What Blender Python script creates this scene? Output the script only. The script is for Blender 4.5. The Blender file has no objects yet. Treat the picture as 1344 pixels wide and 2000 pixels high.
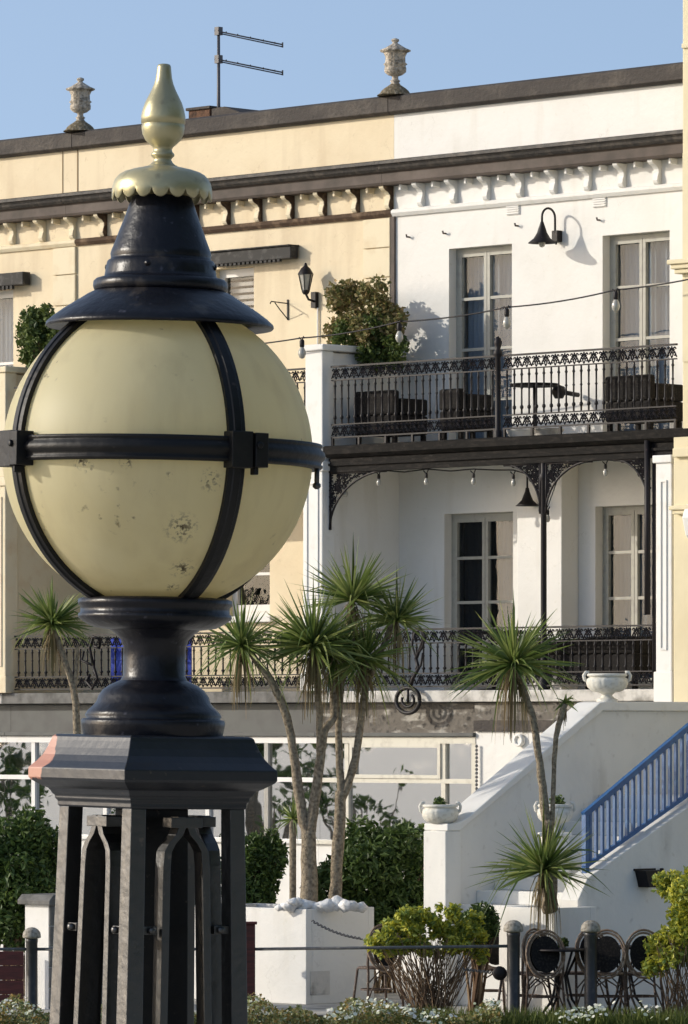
import bpy, math, random
from math import sin, cos, pi, radians as R, sqrt, exp
from mathutils import Vector, Matrix
random.seed(7)
SC = bpy.context.scene
COL = SC.collection
# ------------------------------------------------------------------ camera
FPX = 10700.0; CX = 672.0; HY = 1420.0; ZC = 3.1
cam = bpy.data.objects.new('camera', bpy.data.cameras.new('camera')); COL.objects.link(cam)
cam.data.sensor_fit = 'HORIZONTAL'; cam.data.sensor_width = 36; cam.data.lens = 36*FPX/1344
cam.data.shift_y = (HY-1000)/1344; cam.data.clip_start = .5; cam.data.clip_end = 6000
cam.location = (0, 0, ZC); cam.rotation_euler = (pi/2, 0, 0)
SC.camera = cam
# ------------------------------------------------------------------ light
SUN_EL = R(21); SUN_AZ = R(4)          # azimuth: from -X turned towards +Y
S = Vector((-cos(SUN_EL)*cos(SUN_AZ), cos(SUN_EL)*sin(SUN_AZ), sin(SUN_EL)))
w = bpy.data.worlds.new("World"); SC.world = w; w.use_nodes = True
nt = w.node_tree; bg = nt.nodes['Background']; bg.inputs['Strength'].default_value = .15
sky = nt.nodes.new('ShaderNodeTexSky'); sky.sky_type = 'NISHITA'; sky.sun_disc = False
sky.sun_elevation = SUN_EL; sky.sun_rotation = math.atan2(S.x, S.y); sky.air_density = 1.0; sky.dust_density = 2.2; sky.ozone_density = .0
tc = nt.nodes.new('ShaderNodeTexCoord'); va = nt.nodes.new('ShaderNodeVectorMath'); va.operation = 'ADD'; va.inputs[1].default_value = (0, 0, .31)
nt.links.new(tc.outputs['Generated'], va.inputs[0]); nt.links.new(va.outputs[0], sky.inputs['Vector'])
nt.links.new(sky.outputs[0], bg.inputs['Color'])
sl = bpy.data.lights.new('sun', 'SUN'); sl.energy = 2.0; sl.angle = R(.5); sl.color = (1, .93, .82)
so = bpy.data.objects.new('sun', sl); COL.objects.link(so); so.rotation_euler = S.to_track_quat('Z', 'Y').to_euler(); so.location = (-20, 10, 30)
SC.view_settings.view_transform = 'Standard'; SC.view_settings.look = 'None'; SC.view_settings.exposure = .85; SC.view_settings.gamma = 1

# ------------------------------------------------------------------ mapping helpers
O = Vector((.625, 68.27)); q = sqrt(.5)
def W(u, n, z=0): return Vector((O.x+q*u-q*n, O.y-q*u-q*n, z))         # terrace frame -> world
def UN(x, y):
    dx, dy = x-O.x, y-O.y
    return (dx-dy)*q, -(dx+dy)*q
def U(px, n=0):
    t = (px-CX)/FPX
    return (t*(O.y-q*n)-O.x+q*n)/(q*(1+t))
def Nn(px, u):                                                          # n at given u for picture column px
    t = (px-CX)/FPX                                                     # O.x+qu-qn = t(O.y-qu-qn)
    return (O.x+q*u-t*(O.y-q*u))/(q*(1-t))
def Z(py, px, n=0):
    p = W(U(px, n), n); return ZC+(HY-py)/FPX*p.y
def Zu(py, u, n): return ZC+(HY-py)/FPX*W(u, n).y
def at(px, py, Y): return Vector(((px-CX)/FPX*Y, Y, ZC+(HY-py)/FPX*Y))

# ------------------------------------------------------------------ materials
def mat(name, col, rough=.6, spec=.4, metal=0, noise=None, bump=None, coat=0, isl=None, stain=None, translucent=0):
    """noise=(scale, col2, amount) bump=(scale,strength,dist) isl=[colours] random per leaf"""
    m = bpy.data.materials.new(name); m.use_nodes = True; t = m.node_tree; b = t.nodes['Principled BSDF']; L = t.links.new
    b.inputs['Base Color'].default_value = (*col, 1); b.inputs['Roughness'].default_value = rough
    b.inputs['Specular IOR Level'].default_value = spec; b.inputs['Metallic'].default_value = metal
    b.inputs['Coat Weight'].default_value = coat
    tcn = t.nodes.new('ShaderNodeTexCoord'); src = None
    def mix(fac, a, c):
        x = t.nodes.new('ShaderNodeMix'); x.data_type = 'RGBA'
        L(fac, x.inputs[0])
        if isinstance(a, tuple): x.inputs[6].default_value = (*a, 1)
        else: L(a, x.inputs[6])
        x.inputs[7].default_value = (*c, 1); return x.outputs[2]
    def nz(scale, lo, hi, detail=6, stretch=None):
        n = t.nodes.new('ShaderNodeTexNoise'); n.inputs['Scale'].default_value = scale; n.inputs['Detail'].default_value = detail
        if stretch:
            mp = t.nodes.new('ShaderNodeMapping'); mp.inputs['Scale'].default_value = stretch; L(tcn.outputs['Object'], mp.inputs[0]); L(mp.outputs[0], n.inputs[0])
        else: L(tcn.outputs['Object'], n.inputs[0])
        r = t.nodes.new('ShaderNodeMapRange'); r.inputs[1].default_value = lo; r.inputs[2].default_value = hi; L(n.outputs[0], r.inputs[0]); return r.outputs[0]
    if isl:
        g = t.nodes.new('ShaderNodeNewGeometry'); cr = t.nodes.new('ShaderNodeValToRGB'); L(g.outputs['Random Per Island'], cr.inputs[0])
        e = cr.color_ramp.elements; e[0].color = (*isl[0], 1); e[1].color = (*isl[-1], 1)
        for i, c in enumerate(isl[1:-1]): x = e.new((i+1)/(len(isl)-1)); x.color = (*c, 1)
        src = cr.outputs[0]
    if noise:
        for ns in (noise if isinstance(noise, list) else [noise]):
            sc, c2, lo, hi = ns[:4]
            src = mix(nz(sc, lo, hi, stretch=ns[4] if len(ns) > 4 else None), src or tuple(col), c2)
    if src: L(src, b.inputs['Base Color'])
    if bump:
        n = t.nodes.new('ShaderNodeTexNoise'); n.inputs['Scale'].default_value = bump[0]; n.inputs['Detail'].default_value = 8; L(tcn.outputs['Object'], n.inputs[0])
        bp = t.nodes.new('ShaderNodeBump'); bp.inputs['Strength'].default_value = bump[1]; bp.inputs['Distance'].default_value = bump[2]
        L(n.outputs[0], bp.inputs['Height']); L(bp.outputs[0], b.inputs['Normal'])
    if translucent:
        tr = t.nodes.new('ShaderNodeBsdfTranslucent'); mx = t.nodes.new('ShaderNodeMixShader'); mx.inputs[0].default_value = translucent
        if src: L(src, tr.inputs[0])
        else: tr.inputs[0].default_value = (*col, 1)
        L(b.outputs[0], mx.inputs[1]); L(tr.outputs[0], mx.inputs[2]); L(mx.outputs[0], t.nodes['Material Output'].inputs[0])
    return m
M = {}
M['white'] = mat('white_render', (.72, .705, .665), .85, .2, noise=[(1.3, (.65, .635, .59), .48, .8), (2.6, (.58, .55, .48), .56, .85, (1, 1, .14)), (14, (.6, .58, .5), .64, .85)], bump=(9, .35, .02))
M['cream'] = mat('cream_render', (.70, .60, .425), .85, .2, noise=[(1.1, (.62, .51, .345), .45, .8), (2.2, (.50, .40, .27), .54, .85, (1, 1, .13)), (12, (.52, .42, .28), .63, .85)], bump=(8, .4, .02))
M['creamtrim'] = mat('cream_trim', (.69, .61, .44), .8, .2, noise=(5, (.6, .47, .3), .5, .85), bump=(20, .25, .01))
M['yellow'] = mat('yellow_render', (.66, .585, .40), .85, .2, noise=[(1.0, (.6, .515, .34), .45, .8), (3, (.5, .42, .3), .62, .9, (1, 1, .15))], bump=(9, .3, .02))
M['whitetrim'] = mat('white_trim', (.71, .70, .665), .7, .3, noise=(6, (.6, .58, .52), .55, .85), bump=(25, .2, .008))
M['coping'] = mat('dark_coping', (.045, .038, .034), .75, .3, noise=[(3, (.10, .085, .07), .45, .75), (25, (.04, .035, .03), .5, .75)], bump=(22, .6, .02))
M['fascia'] = mat('brown_fascia', (.10, .08, .068), .75, .3, noise=[(4, (.06, .05, .042), .4, .75), (1.5, (.17, .14, .12), .55, .85)], bump=(22, .4, .01))
M['cornice'] = mat('black_cornice_lead', (.03, .027, .025), .6, .4, noise=(8, (.10, .085, .07), .45, .8), bump=(22, .6, .015))
M['shadow_joint'] = mat('dark_joint', (.22, .16, .09), .9)
M['frame'] = mat('painted_window_frame', (.37, .36, .31), .55, .3, noise=(12, (.28, .27, .24), .5, .8))
M['whiteframe'] = mat('white_window_frame', (.66, .65, .62), .5, .4, noise=(10, (.6, .58, .53), .55, .8))
M['iron'] = mat('black_ironwork', (.010, .008, .009), .55, .3, noise=(30, (.06, .03, .03), .62, .8), bump=(60, .4, .004))
M['matte'] = mat('matte_black_beam', (.012, .011, .010), .8, .12, noise=[(7, (.035, .03, .026), .5, .8, (1, 1, 4)), (20, (.07, .065, .06), .64, .85)], bump=(20, .6, .012))
M['ironpost'] = mat('black_bollard_paint', (.014, .014, .015), .45, .5, noise=(14, (.05, .045, .04), .5, .8), bump=(40, .3, .004))
M['deck'] = mat('grey_deck_edge', (.55, .53, .49), .8, .2, noise=[(6, (.16, .15, .13), .45, .75)], bump=(20, .5, .01))
M['rubble'] = mat('rough_stone_frieze', (.15, .135, .115), .9, .2, noise=[(4, (.36, .34, .30), .54, .66, (1, 1, 2.5)), (12, (.05, .045, .04), .55, .7)], bump=(6, .9, .05))
M['dark'] = mat('dark_interior', (.02, .02, .022), .9, .1)
M['room'] = mat('dim_room', (.16, .15, .14), .9, .1, noise=(2, (.06, .055, .05), .45, .6))
M['curtain'] = mat('pale_curtain', (.37, .46, .56), .9, .1)
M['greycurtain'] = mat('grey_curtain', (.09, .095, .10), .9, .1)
M['stone'] = mat('weathered_urn_stone', (.50, .44, .36), .9, .2, noise=[(16, (.20, .17, .13), .45, .65), (40, (.10, .09, .06), .55, .75)], bump=(35, .9, .02))
M['mossstone'] = mat('mossy_stone', (.17, .14, .09), .95, .1, noise=(25, (.40, .35, .27), .5, .7), bump=(25, 1, .03))
M['urnwhite'] = mat('painted_urn', (.68, .66, .59), .75, .3, noise=(18, (.5, .47, .40), .5, .75), bump=(30, .5, .01))
M['stairwhite'] = mat('stair_render', (.70, .69, .65), .85, .2, noise=[(1.5, (.62, .61, .58), .45, .8), (9, (.48, .46, .42), .62, .85), (2.4, (.44, .42, .38), .6, .85, (1, 1, .2))], bump=(7, .35, .02))
M['blue'] = mat('blue_handrail_paint', (.025, .095, .25), .45, .5, noise=(15, (.05, .15, .31), .5, .8), bump=(50, .2, .004))
M['brick'] = mat('chimney_brick', (.13, .075, .05), .9, .1, noise=(9, (.05, .035, .028), .45, .7), bump=(20, .8, .03))
M['alu'] = mat('grey_aerial_metal', (.06, .06, .07), .5, .5)
M['trunk'] = mat('cordyline_bark', (.30, .25, .18), .95, .1, noise=[(30, (.12, .095, .07), .42, .65), (60, (.40, .35, .26), .55, .75)], bump=(55, 1, .02))
M['leafpalm'] = mat('strap_leaves', (.1, .15, .04), .45, .4, isl=[(.057, .098, .025), (.115, .172, .040), (.207, .265, .063), (.092, .144, .040), (.299, .333, .103), (.149, .196, .057)], translucent=.35)
M['leafdead'] = mat('dead_leaf_skirt', (.25, .18, .09), .8, .2, isl=[(.20, .14, .07), (.12, .11, .05), (.30, .24, .13), (.10, .07, .04)], translucent=.15)
M['leafdark'] = mat('dark_green_leaves', (.04, .07, .02), .5, .4, isl=[(.034, .061, .016), (.081, .135, .030), (.054, .095, .023), (.149, .216, .047)], translucent=.2)
M['leafivy'] = mat('olive_creeper_leaves', (.1, .1, .03), .55, .3, isl=[(.120, .132, .042), (.240, .204, .078), (.360, .264, .132), (.084, .108, .030), (.288, .264, .108)], translucent=.35)
M['leafivy2'] = mat('green_creeper_leaves', (.1, .1, .03), .55, .3, isl=[(.039, .065, .019), (.078, .117, .029), (.130, .169, .039), (.052, .085, .023)], translucent=.25)
M['leafyellow'] = mat('golden_green_leaves', (.3, .32, .05), .5, .3, isl=[(.400, .400, .044), (.625, .575, .062), (.188, .250, .037), (.625, .600, .112), (.275, .350, .088), (.125, .175, .050)], translucent=.35)
M['twig'] = mat('brown_twigs', (.16, .10, .06), .9, .1, isl=[(.22, .15, .09), (.09, .055, .035), (.30, .22, .14)])
M['grass'] = mat('lawn_grass', (.10, .14, .03), .9, .1, noise=(6, (.17, .20, .05), .4, .7), bump=(60, .6, .02))
M['prom'] = mat('pale_promenade_surface', (.58, .53, .45), .9, .2, noise=(.8, (.50, .46, .38), .4, .7))
M['blade'] = mat('grass_blades', (.1, .15, .03), .6, .2, isl=[(.05, .085, .02), (.13, .16, .035), (.22, .24, .07), (.08, .12, .03)], translucent=.25)
M['bedleaf'] = mat('bed_foliage', (.1, .15, .03), .6, .2, isl=[(.066, .105, .028), (.209, .209, .066), (.308, .319, .143), (.374, .231, .077), (.121, .154, .044), (.495, .506, .330)], translucent=.25)
M['petal'] = mat('white_petals', (.74, .74, .62), .6, .2, isl=[(.74, .74, .66), (.66, .70, .45), (.78, .76, .70)], translucent=.2)
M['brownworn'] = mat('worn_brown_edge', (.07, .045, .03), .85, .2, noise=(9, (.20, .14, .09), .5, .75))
M['rock'] = mat('white_pebble_rock', (.74, .73, .71), .8, .2, noise=(12, (.50, .48, .46), .45, .7), bump=(14, .8, .03))
M['paving'] = mat('pale_paving', (.45, .43, .39), .85, .2, noise=(3, (.22, .21, .19), .45, .7), bump=(20, .3, .01))
M['rattan'] = mat('dark_rattan', (.085, .055, .04), .55, .4, noise=(40, (.30, .23, .17), .55, .72))
M['rattanlight'] = mat('light_rattan', (.20, .135, .09), .55, .3, noise=(30, (.34, .27, .20), .5, .7))
M['weave'] = mat('woven_backrest', (.012, .011, .011), .8, .12, noise=(50, (.03, .026, .022), .5, .65))
M['maroon'] = mat('maroon_boards', (.10, .022, .018), .6, .4, noise=(5, (.05, .015, .012), .4, .7, (1, 1, 8)))
M['greypaint'] = mat('grey_metal_band', (.07, .075, .07), .6, .4, noise=(4, (.05, .05, .05), .45, .7))
M['bluecloth'] = mat('blue_cloth', (.03, .05, .30), .8, .2, noise=(6, (.06, .10, .42), .45, .7))
M['bulb'] = mat('clear_bulb_glass', (.36, .35, .31), .12, .8, noise=(20, (.5, .48, .42), .5, .8))
M['blind'] = mat('grey_awning_cassette', (.03, .029, .027), .7, .25, noise=(10, (.10, .095, .09), .5, .75))
M['soil'] = mat('soil', (.05, .035, .025), .95, .1, bump=(20, .8, .03))
M['steel'] = mat('grey_rail_steel', (.10, .10, .10), .45, .5, noise=(20, (.2, .19, .18), .5, .7))
M['captop'] = mat('stone_bollard_cap', (.34, .31, .26), .7, .3, noise=(30, (.16, .14, .11), .45, .7))
M['greystone'] = mat('grey_block_stone', (.17, .165, .155), .85, .2, noise=(7, (.09, .088, .08), .42, .7), bump=(12, .5, .02))

def cracks(m, col, scale=1.1, width=.012):
    t = m.node_tree; L = t.links.new; b = t.nodes['Principled BSDF']; old = b.inputs['Base Color'].links[0].from_socket
    tcn = t.nodes.new('ShaderNodeTexCoord'); n = t.nodes.new('ShaderNodeTexNoise'); n.inputs['Scale'].default_value = 3; n.inputs['Detail'].default_value = 6; L(tcn.outputs['Object'], n.inputs[0])
    vm = t.nodes.new('ShaderNodeVectorMath'); vm.operation = 'MULTIPLY_ADD'; L(n.outputs['Color'], vm.inputs[0]); vm.inputs[1].default_value = (.9, .9, .9); L(tcn.outputs['Object'], vm.inputs[2])
    v = t.nodes.new('ShaderNodeTexVoronoi'); v.feature = 'DISTANCE_TO_EDGE'; v.inputs['Scale'].default_value = scale; L(vm.outputs[0], v.inputs[0])
    r = t.nodes.new('ShaderNodeMapRange'); r.inputs[1].default_value = 0; r.inputs[2].default_value = width; r.inputs[3].default_value = .8; r.inputs[4].default_value = 0; L(v.outputs[0], r.inputs[0])
    n2 = t.nodes.new('ShaderNodeTexNoise'); n2.inputs['Scale'].default_value = .9; L(tcn.outputs['Object'], n2.inputs[0]); r2 = t.nodes.new('ShaderNodeMapRange'); r2.inputs[1].default_value = .52; r2.inputs[2].default_value = .6; L(n2.outputs[0], r2.inputs[0])
    mu = t.nodes.new('ShaderNodeMath'); mu.operation = 'MULTIPLY'; L(r.outputs[0], mu.inputs[0]); L(r2.outputs[0], mu.inputs[1])
    x = t.nodes.new('ShaderNodeMix'); x.data_type = 'RGBA'; L(mu.outputs[0], x.inputs[0]); L(old, x.inputs[6]); x.inputs[7].default_value = (*col, 1); L(x.outputs[2], b.inputs['Base Color'])
cracks(M['white'], (.58, .56, .52), 1.0, .006); cracks(M['cream'], (.52, .42, .28), 1.0, .006)
def glass_mat(name, refl, tint=(.55, .57, .6), bump=.0):
    m = bpy.data.materials.new(name); m.use_nodes = True; t = m.node_tree; t.nodes.clear(); L = t.links.new
    o = t.nodes.new('ShaderNodeOutputMaterial'); g = t.nodes.new('ShaderNodeBsdfGlossy'); g.inputs['Roughness'].default_value = .015
    g.inputs['Color'].default_value = (.95, .97, 1, 1)
    tr = t.nodes.new('ShaderNodeBsdfTransparent'); tr.inputs[0].default_value = (*tint, 1)
    mx = t.nodes.new('ShaderNodeMixShader'); mx.inputs[0].default_value = refl
    L(tr.outputs[0], mx.inputs[1]); L(g.outputs[0], mx.inputs[2]); L(mx.outputs[0], o.inputs[0])
    n = t.nodes.new('ShaderNodeTexNoise'); n.inputs['Scale'].default_value = 2.2; n.inputs['Detail'].default_value = 2
    tcn = t.nodes.new('ShaderNodeTexCoord'); L(tcn.outputs['Object'], n.inputs[0])
    bp = t.nodes.new('ShaderNodeBump'); bp.inputs['Strength'].default_value = bump; bp.inputs['Distance'].default_value = .02
    L(n.outputs[0], bp.inputs['Height']); L(bp.outputs[0], g.inputs['Normal'])
    return m
M['glass'] = glass_mat('window_glass', .012, tint=(.8, .8, .8), bump=.12)
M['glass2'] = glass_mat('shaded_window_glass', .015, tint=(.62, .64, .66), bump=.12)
M['glassdark'] = glass_mat('basement_glass', .58, tint=(.4, .4, .4), bump=.05)

# lamp materials
def lamp_paint(name, base, worn, amt, rough):
    m = mat(name, base, rough, .28, noise=[(9, worn, .5, .8), (55, tuple(c*4 for c in worn), .62+amt, .74+amt), (16, (.05, .042, .036), .64, .74)], bump=(34, .6, .004), coat=.0)
    return m
M['lampblack'] = lamp_paint('lamp_hood_black_paint', (.006, .0065, .010), (.016, .016, .021), .03, .34)
M['lampcage'] = mat('lamp_cage_black_paint', (.005, .0045, .004), .38, 1.0, noise=[(9, (.010, .009, .008), .5, .8), (60, (.08, .06, .045), .67, .8)], bump=(40, .45, .004))
M['lampstrap'] = mat('lamp_band_black_paint', (.005, .005, .0055), .5, .3, noise=[(10, (.012, .011, .010), .5, .8), (60, (.07, .055, .045), .66, .78)], bump=(40, .5, .004))
M['gold'] = mat('dull_gold_paint', (.46, .41, .24), .38, .5, .5, noise=[(12, (.34, .31, .19), .4, .7), (40, (.16, .145, .09), .60, .85)], bump=(45, .3, .003))

# ------------------------------------------------------------------ mesh builder
class MB:
    def __init__(s): s.v = []; s.f = []; s.sm = []
    def add(s, vs, fs, smooth=False):
        o = len(s.v); s.v += [tuple(p) for p in vs]; s.f += [tuple(i+o for i in f) for f in fs]; s.sm += [smooth]*len(fs)
    def box(s, x0, x1, y0, y1, z0, z1):
        s.add([(x0,y0,z0),(x1,y0,z0),(x1,y1,z0),(x0,y1,z0),(x0,y0,z1),(x1,y0,z1),(x1,y1,z1),(x0,y1,z1)],
              [(3,2,1,0),(4,5,6,7),(0,1,5,4),(1,2,6,5),(2,3,7,6),(3,0,4,7)]); return s
    def bn(s, u0, u1, n0, n1, z0, z1): return s.box(u0, u1, -n1, -n0, z0, z1)
    def prism_u(s, poly, u0, u1):          # poly of (n,z)
        k = len(poly); vs = [(u0, -a, b) for a, b in poly]+[(u1, -a, b) for a, b in poly]
        s.add(vs, [(i, (i+1) % k, (i+1) % k+k, i+k) for i in range(k)]+[tuple(range(k))[::-1], tuple(range(k, 2*k))]); return s
    def prism_y(s, poly, y0, y1):          # poly of (x,z)
        k = len(poly); vs = [(a, y0, b) for a, b in poly]+[(a, y1, b) for a, b in poly]
        s.add(vs, [(i, (i+1) % k, (i+1) % k+k, i+k) for i in range(k)]+[tuple(range(k))[::-1], tuple(range(k, 2*k))]); return s
    def lathe(s, prof, c=(0, 0, 0), seg=32, flute=0, fl=8, rot=0, scale=(1, 1)):  # prof [(r,z)]
        vs = []; k = len(prof)
        for i in range(seg):
            a = 2*pi*i/seg+rot; fr = 1+flute*cos(a*fl)
            for r, z in prof: vs.append((c[0]+r*fr*cos(a)*scale[0], c[1]+r*fr*sin(a)*scale[1], c[2]+z))
        fs = []
        for i in range(seg):
            j = (i+1) % seg
            for m_ in range(k-1): fs.append((i*k+m_, j*k+m_, j*k+m_+1, i*k+m_+1))
        s.add(vs, fs, True)
        s.add([vs[i*k] for i in range(seg)], [tuple(range(seg))[::-1]]); s.add([vs[i*k+k-1] for i in range(seg)], [tuple(range(seg))]); return s
    def tube(s, pts, r, seg=6, closed=False, caps=True):
        pts = [Vector(p) for p in pts]; n = len(pts)
        rr = r if isinstance(r, (list, tuple)) else [r]*n
        vs = []; up = None
        for i, p in enumerate(pts):
            d = (pts[(i+1) % n]-pts[i-1]) if closed else (pts[min(i+1, n-1)]-pts[max(i-1, 0)])
            d.normalize()
            if up is None: up = Vector((0, 0, 1)) if abs(d.z) < .9 else Vector((1, 0, 0))
            a = d.cross(up)
            if a.length < 1e-5: a = d.orthogonal()
            a.normalize(); b = a.cross(d).normalized(); up = b if abs(d.dot(b)) < .9 else up
            for k in range(seg):
                t = 2*pi*k/seg; vs.append(p+(a*cos(t)+b*sin(t))*rr[i])
        m_ = n if closed else n-1
        fs = [(i*seg+k, i*seg+(k+1) % seg, ((i+1) % n)*seg+(k+1) % seg, ((i+1) % n)*seg+k) for i in range(m_) for k in range(seg)]
        if not closed and caps: fs += [tuple(range(seg))[::-1], tuple((n-1)*seg+k for k in range(seg))]
        s.add(vs, fs, seg > 4); return s
    def bar(s, a, b, wx, wz=None, up=(0, 0, 1)):   # rectangular bar
        a = Vector(a); b = Vector(b); d = (b-a).normalized(); upv = Vector(up)
        sd = d.cross(upv)
        if sd.length < 1e-4: sd = Vector((1, 0, 0))
        sd.normalize(); uv = sd.cross(d); wz = wz or wx
        vs = [p+sd*i*wx/2+uv*j*wz/2 for p in (a, b) for i, j in ((-1, -1), (1, -1), (1, 1), (-1, 1))]
        s.add(vs, [(0, 3, 2, 1), (4, 5, 6, 7), (0, 1, 5, 4), (1, 2, 6, 5), (2, 3, 7, 6), (3, 0, 4, 7)]); return s
    def xf(s, mtx):
        s.v = [tuple(mtx @ Vector(p)) for p in s.v]; return s
OFF = {}
def setp(o, label=None, cat=None, group=None, kind=None):
    if label: o['label'] = label
    if cat: o['category'] = cat
    if group: o['group'] = group
    if kind: o['kind'] = kind
    return o
def thing(name, label, cat, base, frame='F', group=None):
    """frame F: base=(u,n,z) terrace frame; W: world"""
    o = bpy.data.objects.new(name, None); COL.objects.link(o); o.empty_display_size = .2
    place(o, base, frame); return setp(o, label, cat, group)
def place(o, base, frame):
    if frame == 'F':
        o.location = W(*base); o.rotation_euler = (0, 0, -pi/4); OFF[o.name] = Vector((base[0], -base[1], base[2]))
    elif frame == 'W': o.location = base; OFF[o.name] = Vector(base)
    else: o.location = base; OFF[o.name] = Vector((0, 0, 0))         # 'L' : mesh given relative to base
def mesh(name, mb, m, off=Vector((0, 0, 0)), bevel=0, merge=False):
    me = bpy.data.meshes.new(name)
    me.from_pydata([(x-off.x, y-off.y, z-off.z) for x, y, z in mb.v], [], mb.f)
    me.polygons.foreach_set('use_smooth', mb.sm); me.materials.append(m); me.update()
    o = bpy.data.objects.new(name, me); COL.objects.link(o)
    if bevel:
        b = o.modifiers.new('bevel', 'BEVEL'); b.width = bevel; b.segments = 2; b.limit_method = 'ANGLE'; b.angle_limit = R(40)
    return o
def part(name, mb, m, root, top=None, bevel=0, label=None):
    """root=parent object; top=its top-level thing when root is a part"""
    off = OFF[(top or root).name]
    o = mesh(name, mb, m, off, bevel); o.parent = root
    if label: o['label'] = label
    return o
def solo(name, mb, m, label, cat, base, frame='F', group=None, bevel=0, kind=None):
    off = Vector((base[0], -base[1], base[2])) if frame == 'F' else (Vector(base) if frame == 'W' else Vector((0, 0, 0)))
    o = mesh(name, mb, m, off, bevel); place(o, base, frame); return setp(o, label, cat, group, kind)
def dup(root, loc, rotz=None, label=None, group=None, scale=None):
    r = root.copy(); COL.objects.link(r); r.location = loc
    if rotz is not None: r.rotation_euler = (0, 0, rotz)
    if scale: r.scale = scale
    if label: r['label'] = label
    if group: r['group'] = group
    for ch in list(root.children):
        c = ch.copy(); COL.objects.link(c); c.parent = r
        for g in list(ch.children):
            d = g.copy(); COL.objects.link(d); d.parent = c
    return r
def wall_holes(mb, u0, u1, z0, z1, n0, n1, holes):
    us = sorted({u0, u1, *[h[0] for h in holes], *[h[1] for h in holes]}); zs = sorted({z0, z1, *[h[2] for h in holes], *[h[3] for h in holes]})
    us = [u for u in us if u0 <= u <= u1]; zs = [z for z in zs if z0 <= z <= z1]
    sol = lambda i, j: 0 <= i < len(us)-1 and 0 <= j < len(zs)-1 and not any(h[0] < (us[i]+us[i+1])/2 < h[1] and h[2] < (zs[j]+zs[j+1])/2 < h[3] for h in holes)
    for i in range(len(us)-1):
        for j in range(len(zs)-1):
            if not sol(i, j): continue
            a, b, c, d = us[i], us[i+1], zs[j], zs[j+1]; F = -n1; B = -n0
            mb.add([(a,F,c),(b,F,c),(b,F,d),(a,F,d)], [(0,1,2,3)]); mb.add([(a,B,c),(b,B,c),(b,B,d),(a,B,d)], [(3,2,1,0)])
            if not sol(i-1, j): mb.add([(a,F,c),(a,F,d),(a,B,d),(a,B,c)], [(0,1,2,3)])
            if not sol(i+1, j): mb.add([(b,F,c),(b,B,c),(b,B,d),(b,F,d)], [(0,1,2,3)])
            if not sol(i, j-1): mb.add([(a,F,c),(a,B,c),(b,B,c),(b,F,c)], [(0,1,2,3)])
            if not sol(i, j+1): mb.add([(a,F,d),(b,F,d),(b,B,d),(a,B,d)], [(0,1,2,3)])
    return mb

# ------------------------------------------------------------------ setting: ground
g = MB()
ys = [(-300, 1.5), (18, 1.5), (24, 0), (57.1, 0), (4000, 0)]
vs = [(x, y, z) for y, z in ys for x in (-3000, 3000)]
g.add(vs, [(2*i, 2*i+1, 2*i+3, 2*i+2) for i in range(len(ys)-1)])
setp(mesh('ground', g, M['prom']), kind='structure')
g = MB(); g.box(-60, 60, 48, 56.6, -.05, .004); setp(mesh('lawn', g, M['grass']), kind='structure')
g = MB(); g.box(-60, 60, 56.75, 80, -.05, .06)
setp(mesh('terrace_paving', g, M['paving']), kind='structure')
g = MB(); g.box(-60, 60, 56.6, 56.75, -.05, .12)
setp(mesh('kerb', g, M['greystone']), kind='structure')

# ------------------------------------------------------------------ houses
ZD, ZU_ = 3.54, 6.50         # lower and upper balcony floors
NB = 1.28                    # balcony depth
def window(root, u0, u1, z0, z1, rows, fm, n_in=.13, cols=2, drape='pale', gm='glass', name='window', back='room', depth=.9, stile=.055):
    f = MB(); nf = -n_in; t = stile; d = .06
    f.bn(u0, u0+t, nf-d, nf, z0, z1); f.bn(u1-t, u1, nf-d, nf, z0, z1)
    f.bn(u0+t, u1-t, nf-d, nf, z1-t, z1); f.bn(u0+t, u1-t, nf-d, nf, z0, z0+t)
    wd = (u1-u0-2*t)/cols
    for c in range(cols):
        a = u0+t+c*wd; b = a+wd
        f.bn(a+.004, a+.05, nf-d+.01, nf+.012, z0+t, z1-t); f.bn(b-.05, b-.004, nf-d+.01, nf+.012, z0+t, z1-t)
        f.bn(a+.05, b-.05, nf-d+.01, nf+.010, z1-t-.05, z1-t); f.bn(a+.05, b-.05, nf-d+.01, nf+.010, z0+t, z0+t+.09)
        for r_ in rows: f.bn(a+.05, b-.05, nf-d+.012, nf+.006, r_-.018, r_+.018)
    w_ = part(name, f, fm, root)
    p = MB(); p.bn(u0+t, u1-t, nf-.035, nf-.030, z0+t, z1-t); part('pane', p, M[gm], w_, root)
    cu = MB(); nn = nf-.16
    def fold(a, b, m_):
        k = max(8, int((b-a)/.012)); c = MB(); vs = []
        for i in range(k+1):
            x = a+(b-a)*i/k; y = nn+.018*sin(x*75)+.008*sin(x*31+1)
            vs += [(x, -y, z0+.02), (x, -y, z1-.02)]
        c.add(vs, [(2*i, 2*i+2, 2*i+3, 2*i+1) for i in range(k)], True); part('curtain', c, m_, w_, root)
    if drape == 'pale': fold(u0+.03, u1-.03, M['curtain'])
    elif drape == 'side': fold(u0+.03, u0+(u1-u0)*.46, M['greycurtain']); fold(u0+(u1-u0)*.56, u1-.03, M['curtain'])
    elif drape == 'slats':
        c = MB()
        z = z0+.05
        while z < z1-.05: c.bn(u0+.05, u1-.05, nf-.14, nf-.10, z, z+.05); z += .085
        part('blind', c, M['whiteframe'], w_, root)
    r_ = MB(); a, b, c, d_ = u0-.02, u1+.02, z0-.02, z1+.02; F = -(nf-.08); B = F+depth
    r_.add([(a,F,c),(b,F,c),(b,F,d_),(a,F,d_),(a,B,c),(b,B,c),(b,B,d_),(a,B,d_)], [(4,7,6,5),(0,4,5,1),(3,2,6,7),(0,3,7,4),(1,5,6,2)])
    part('room_recess', r_, M[back], w_, root)
    return w_

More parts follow.
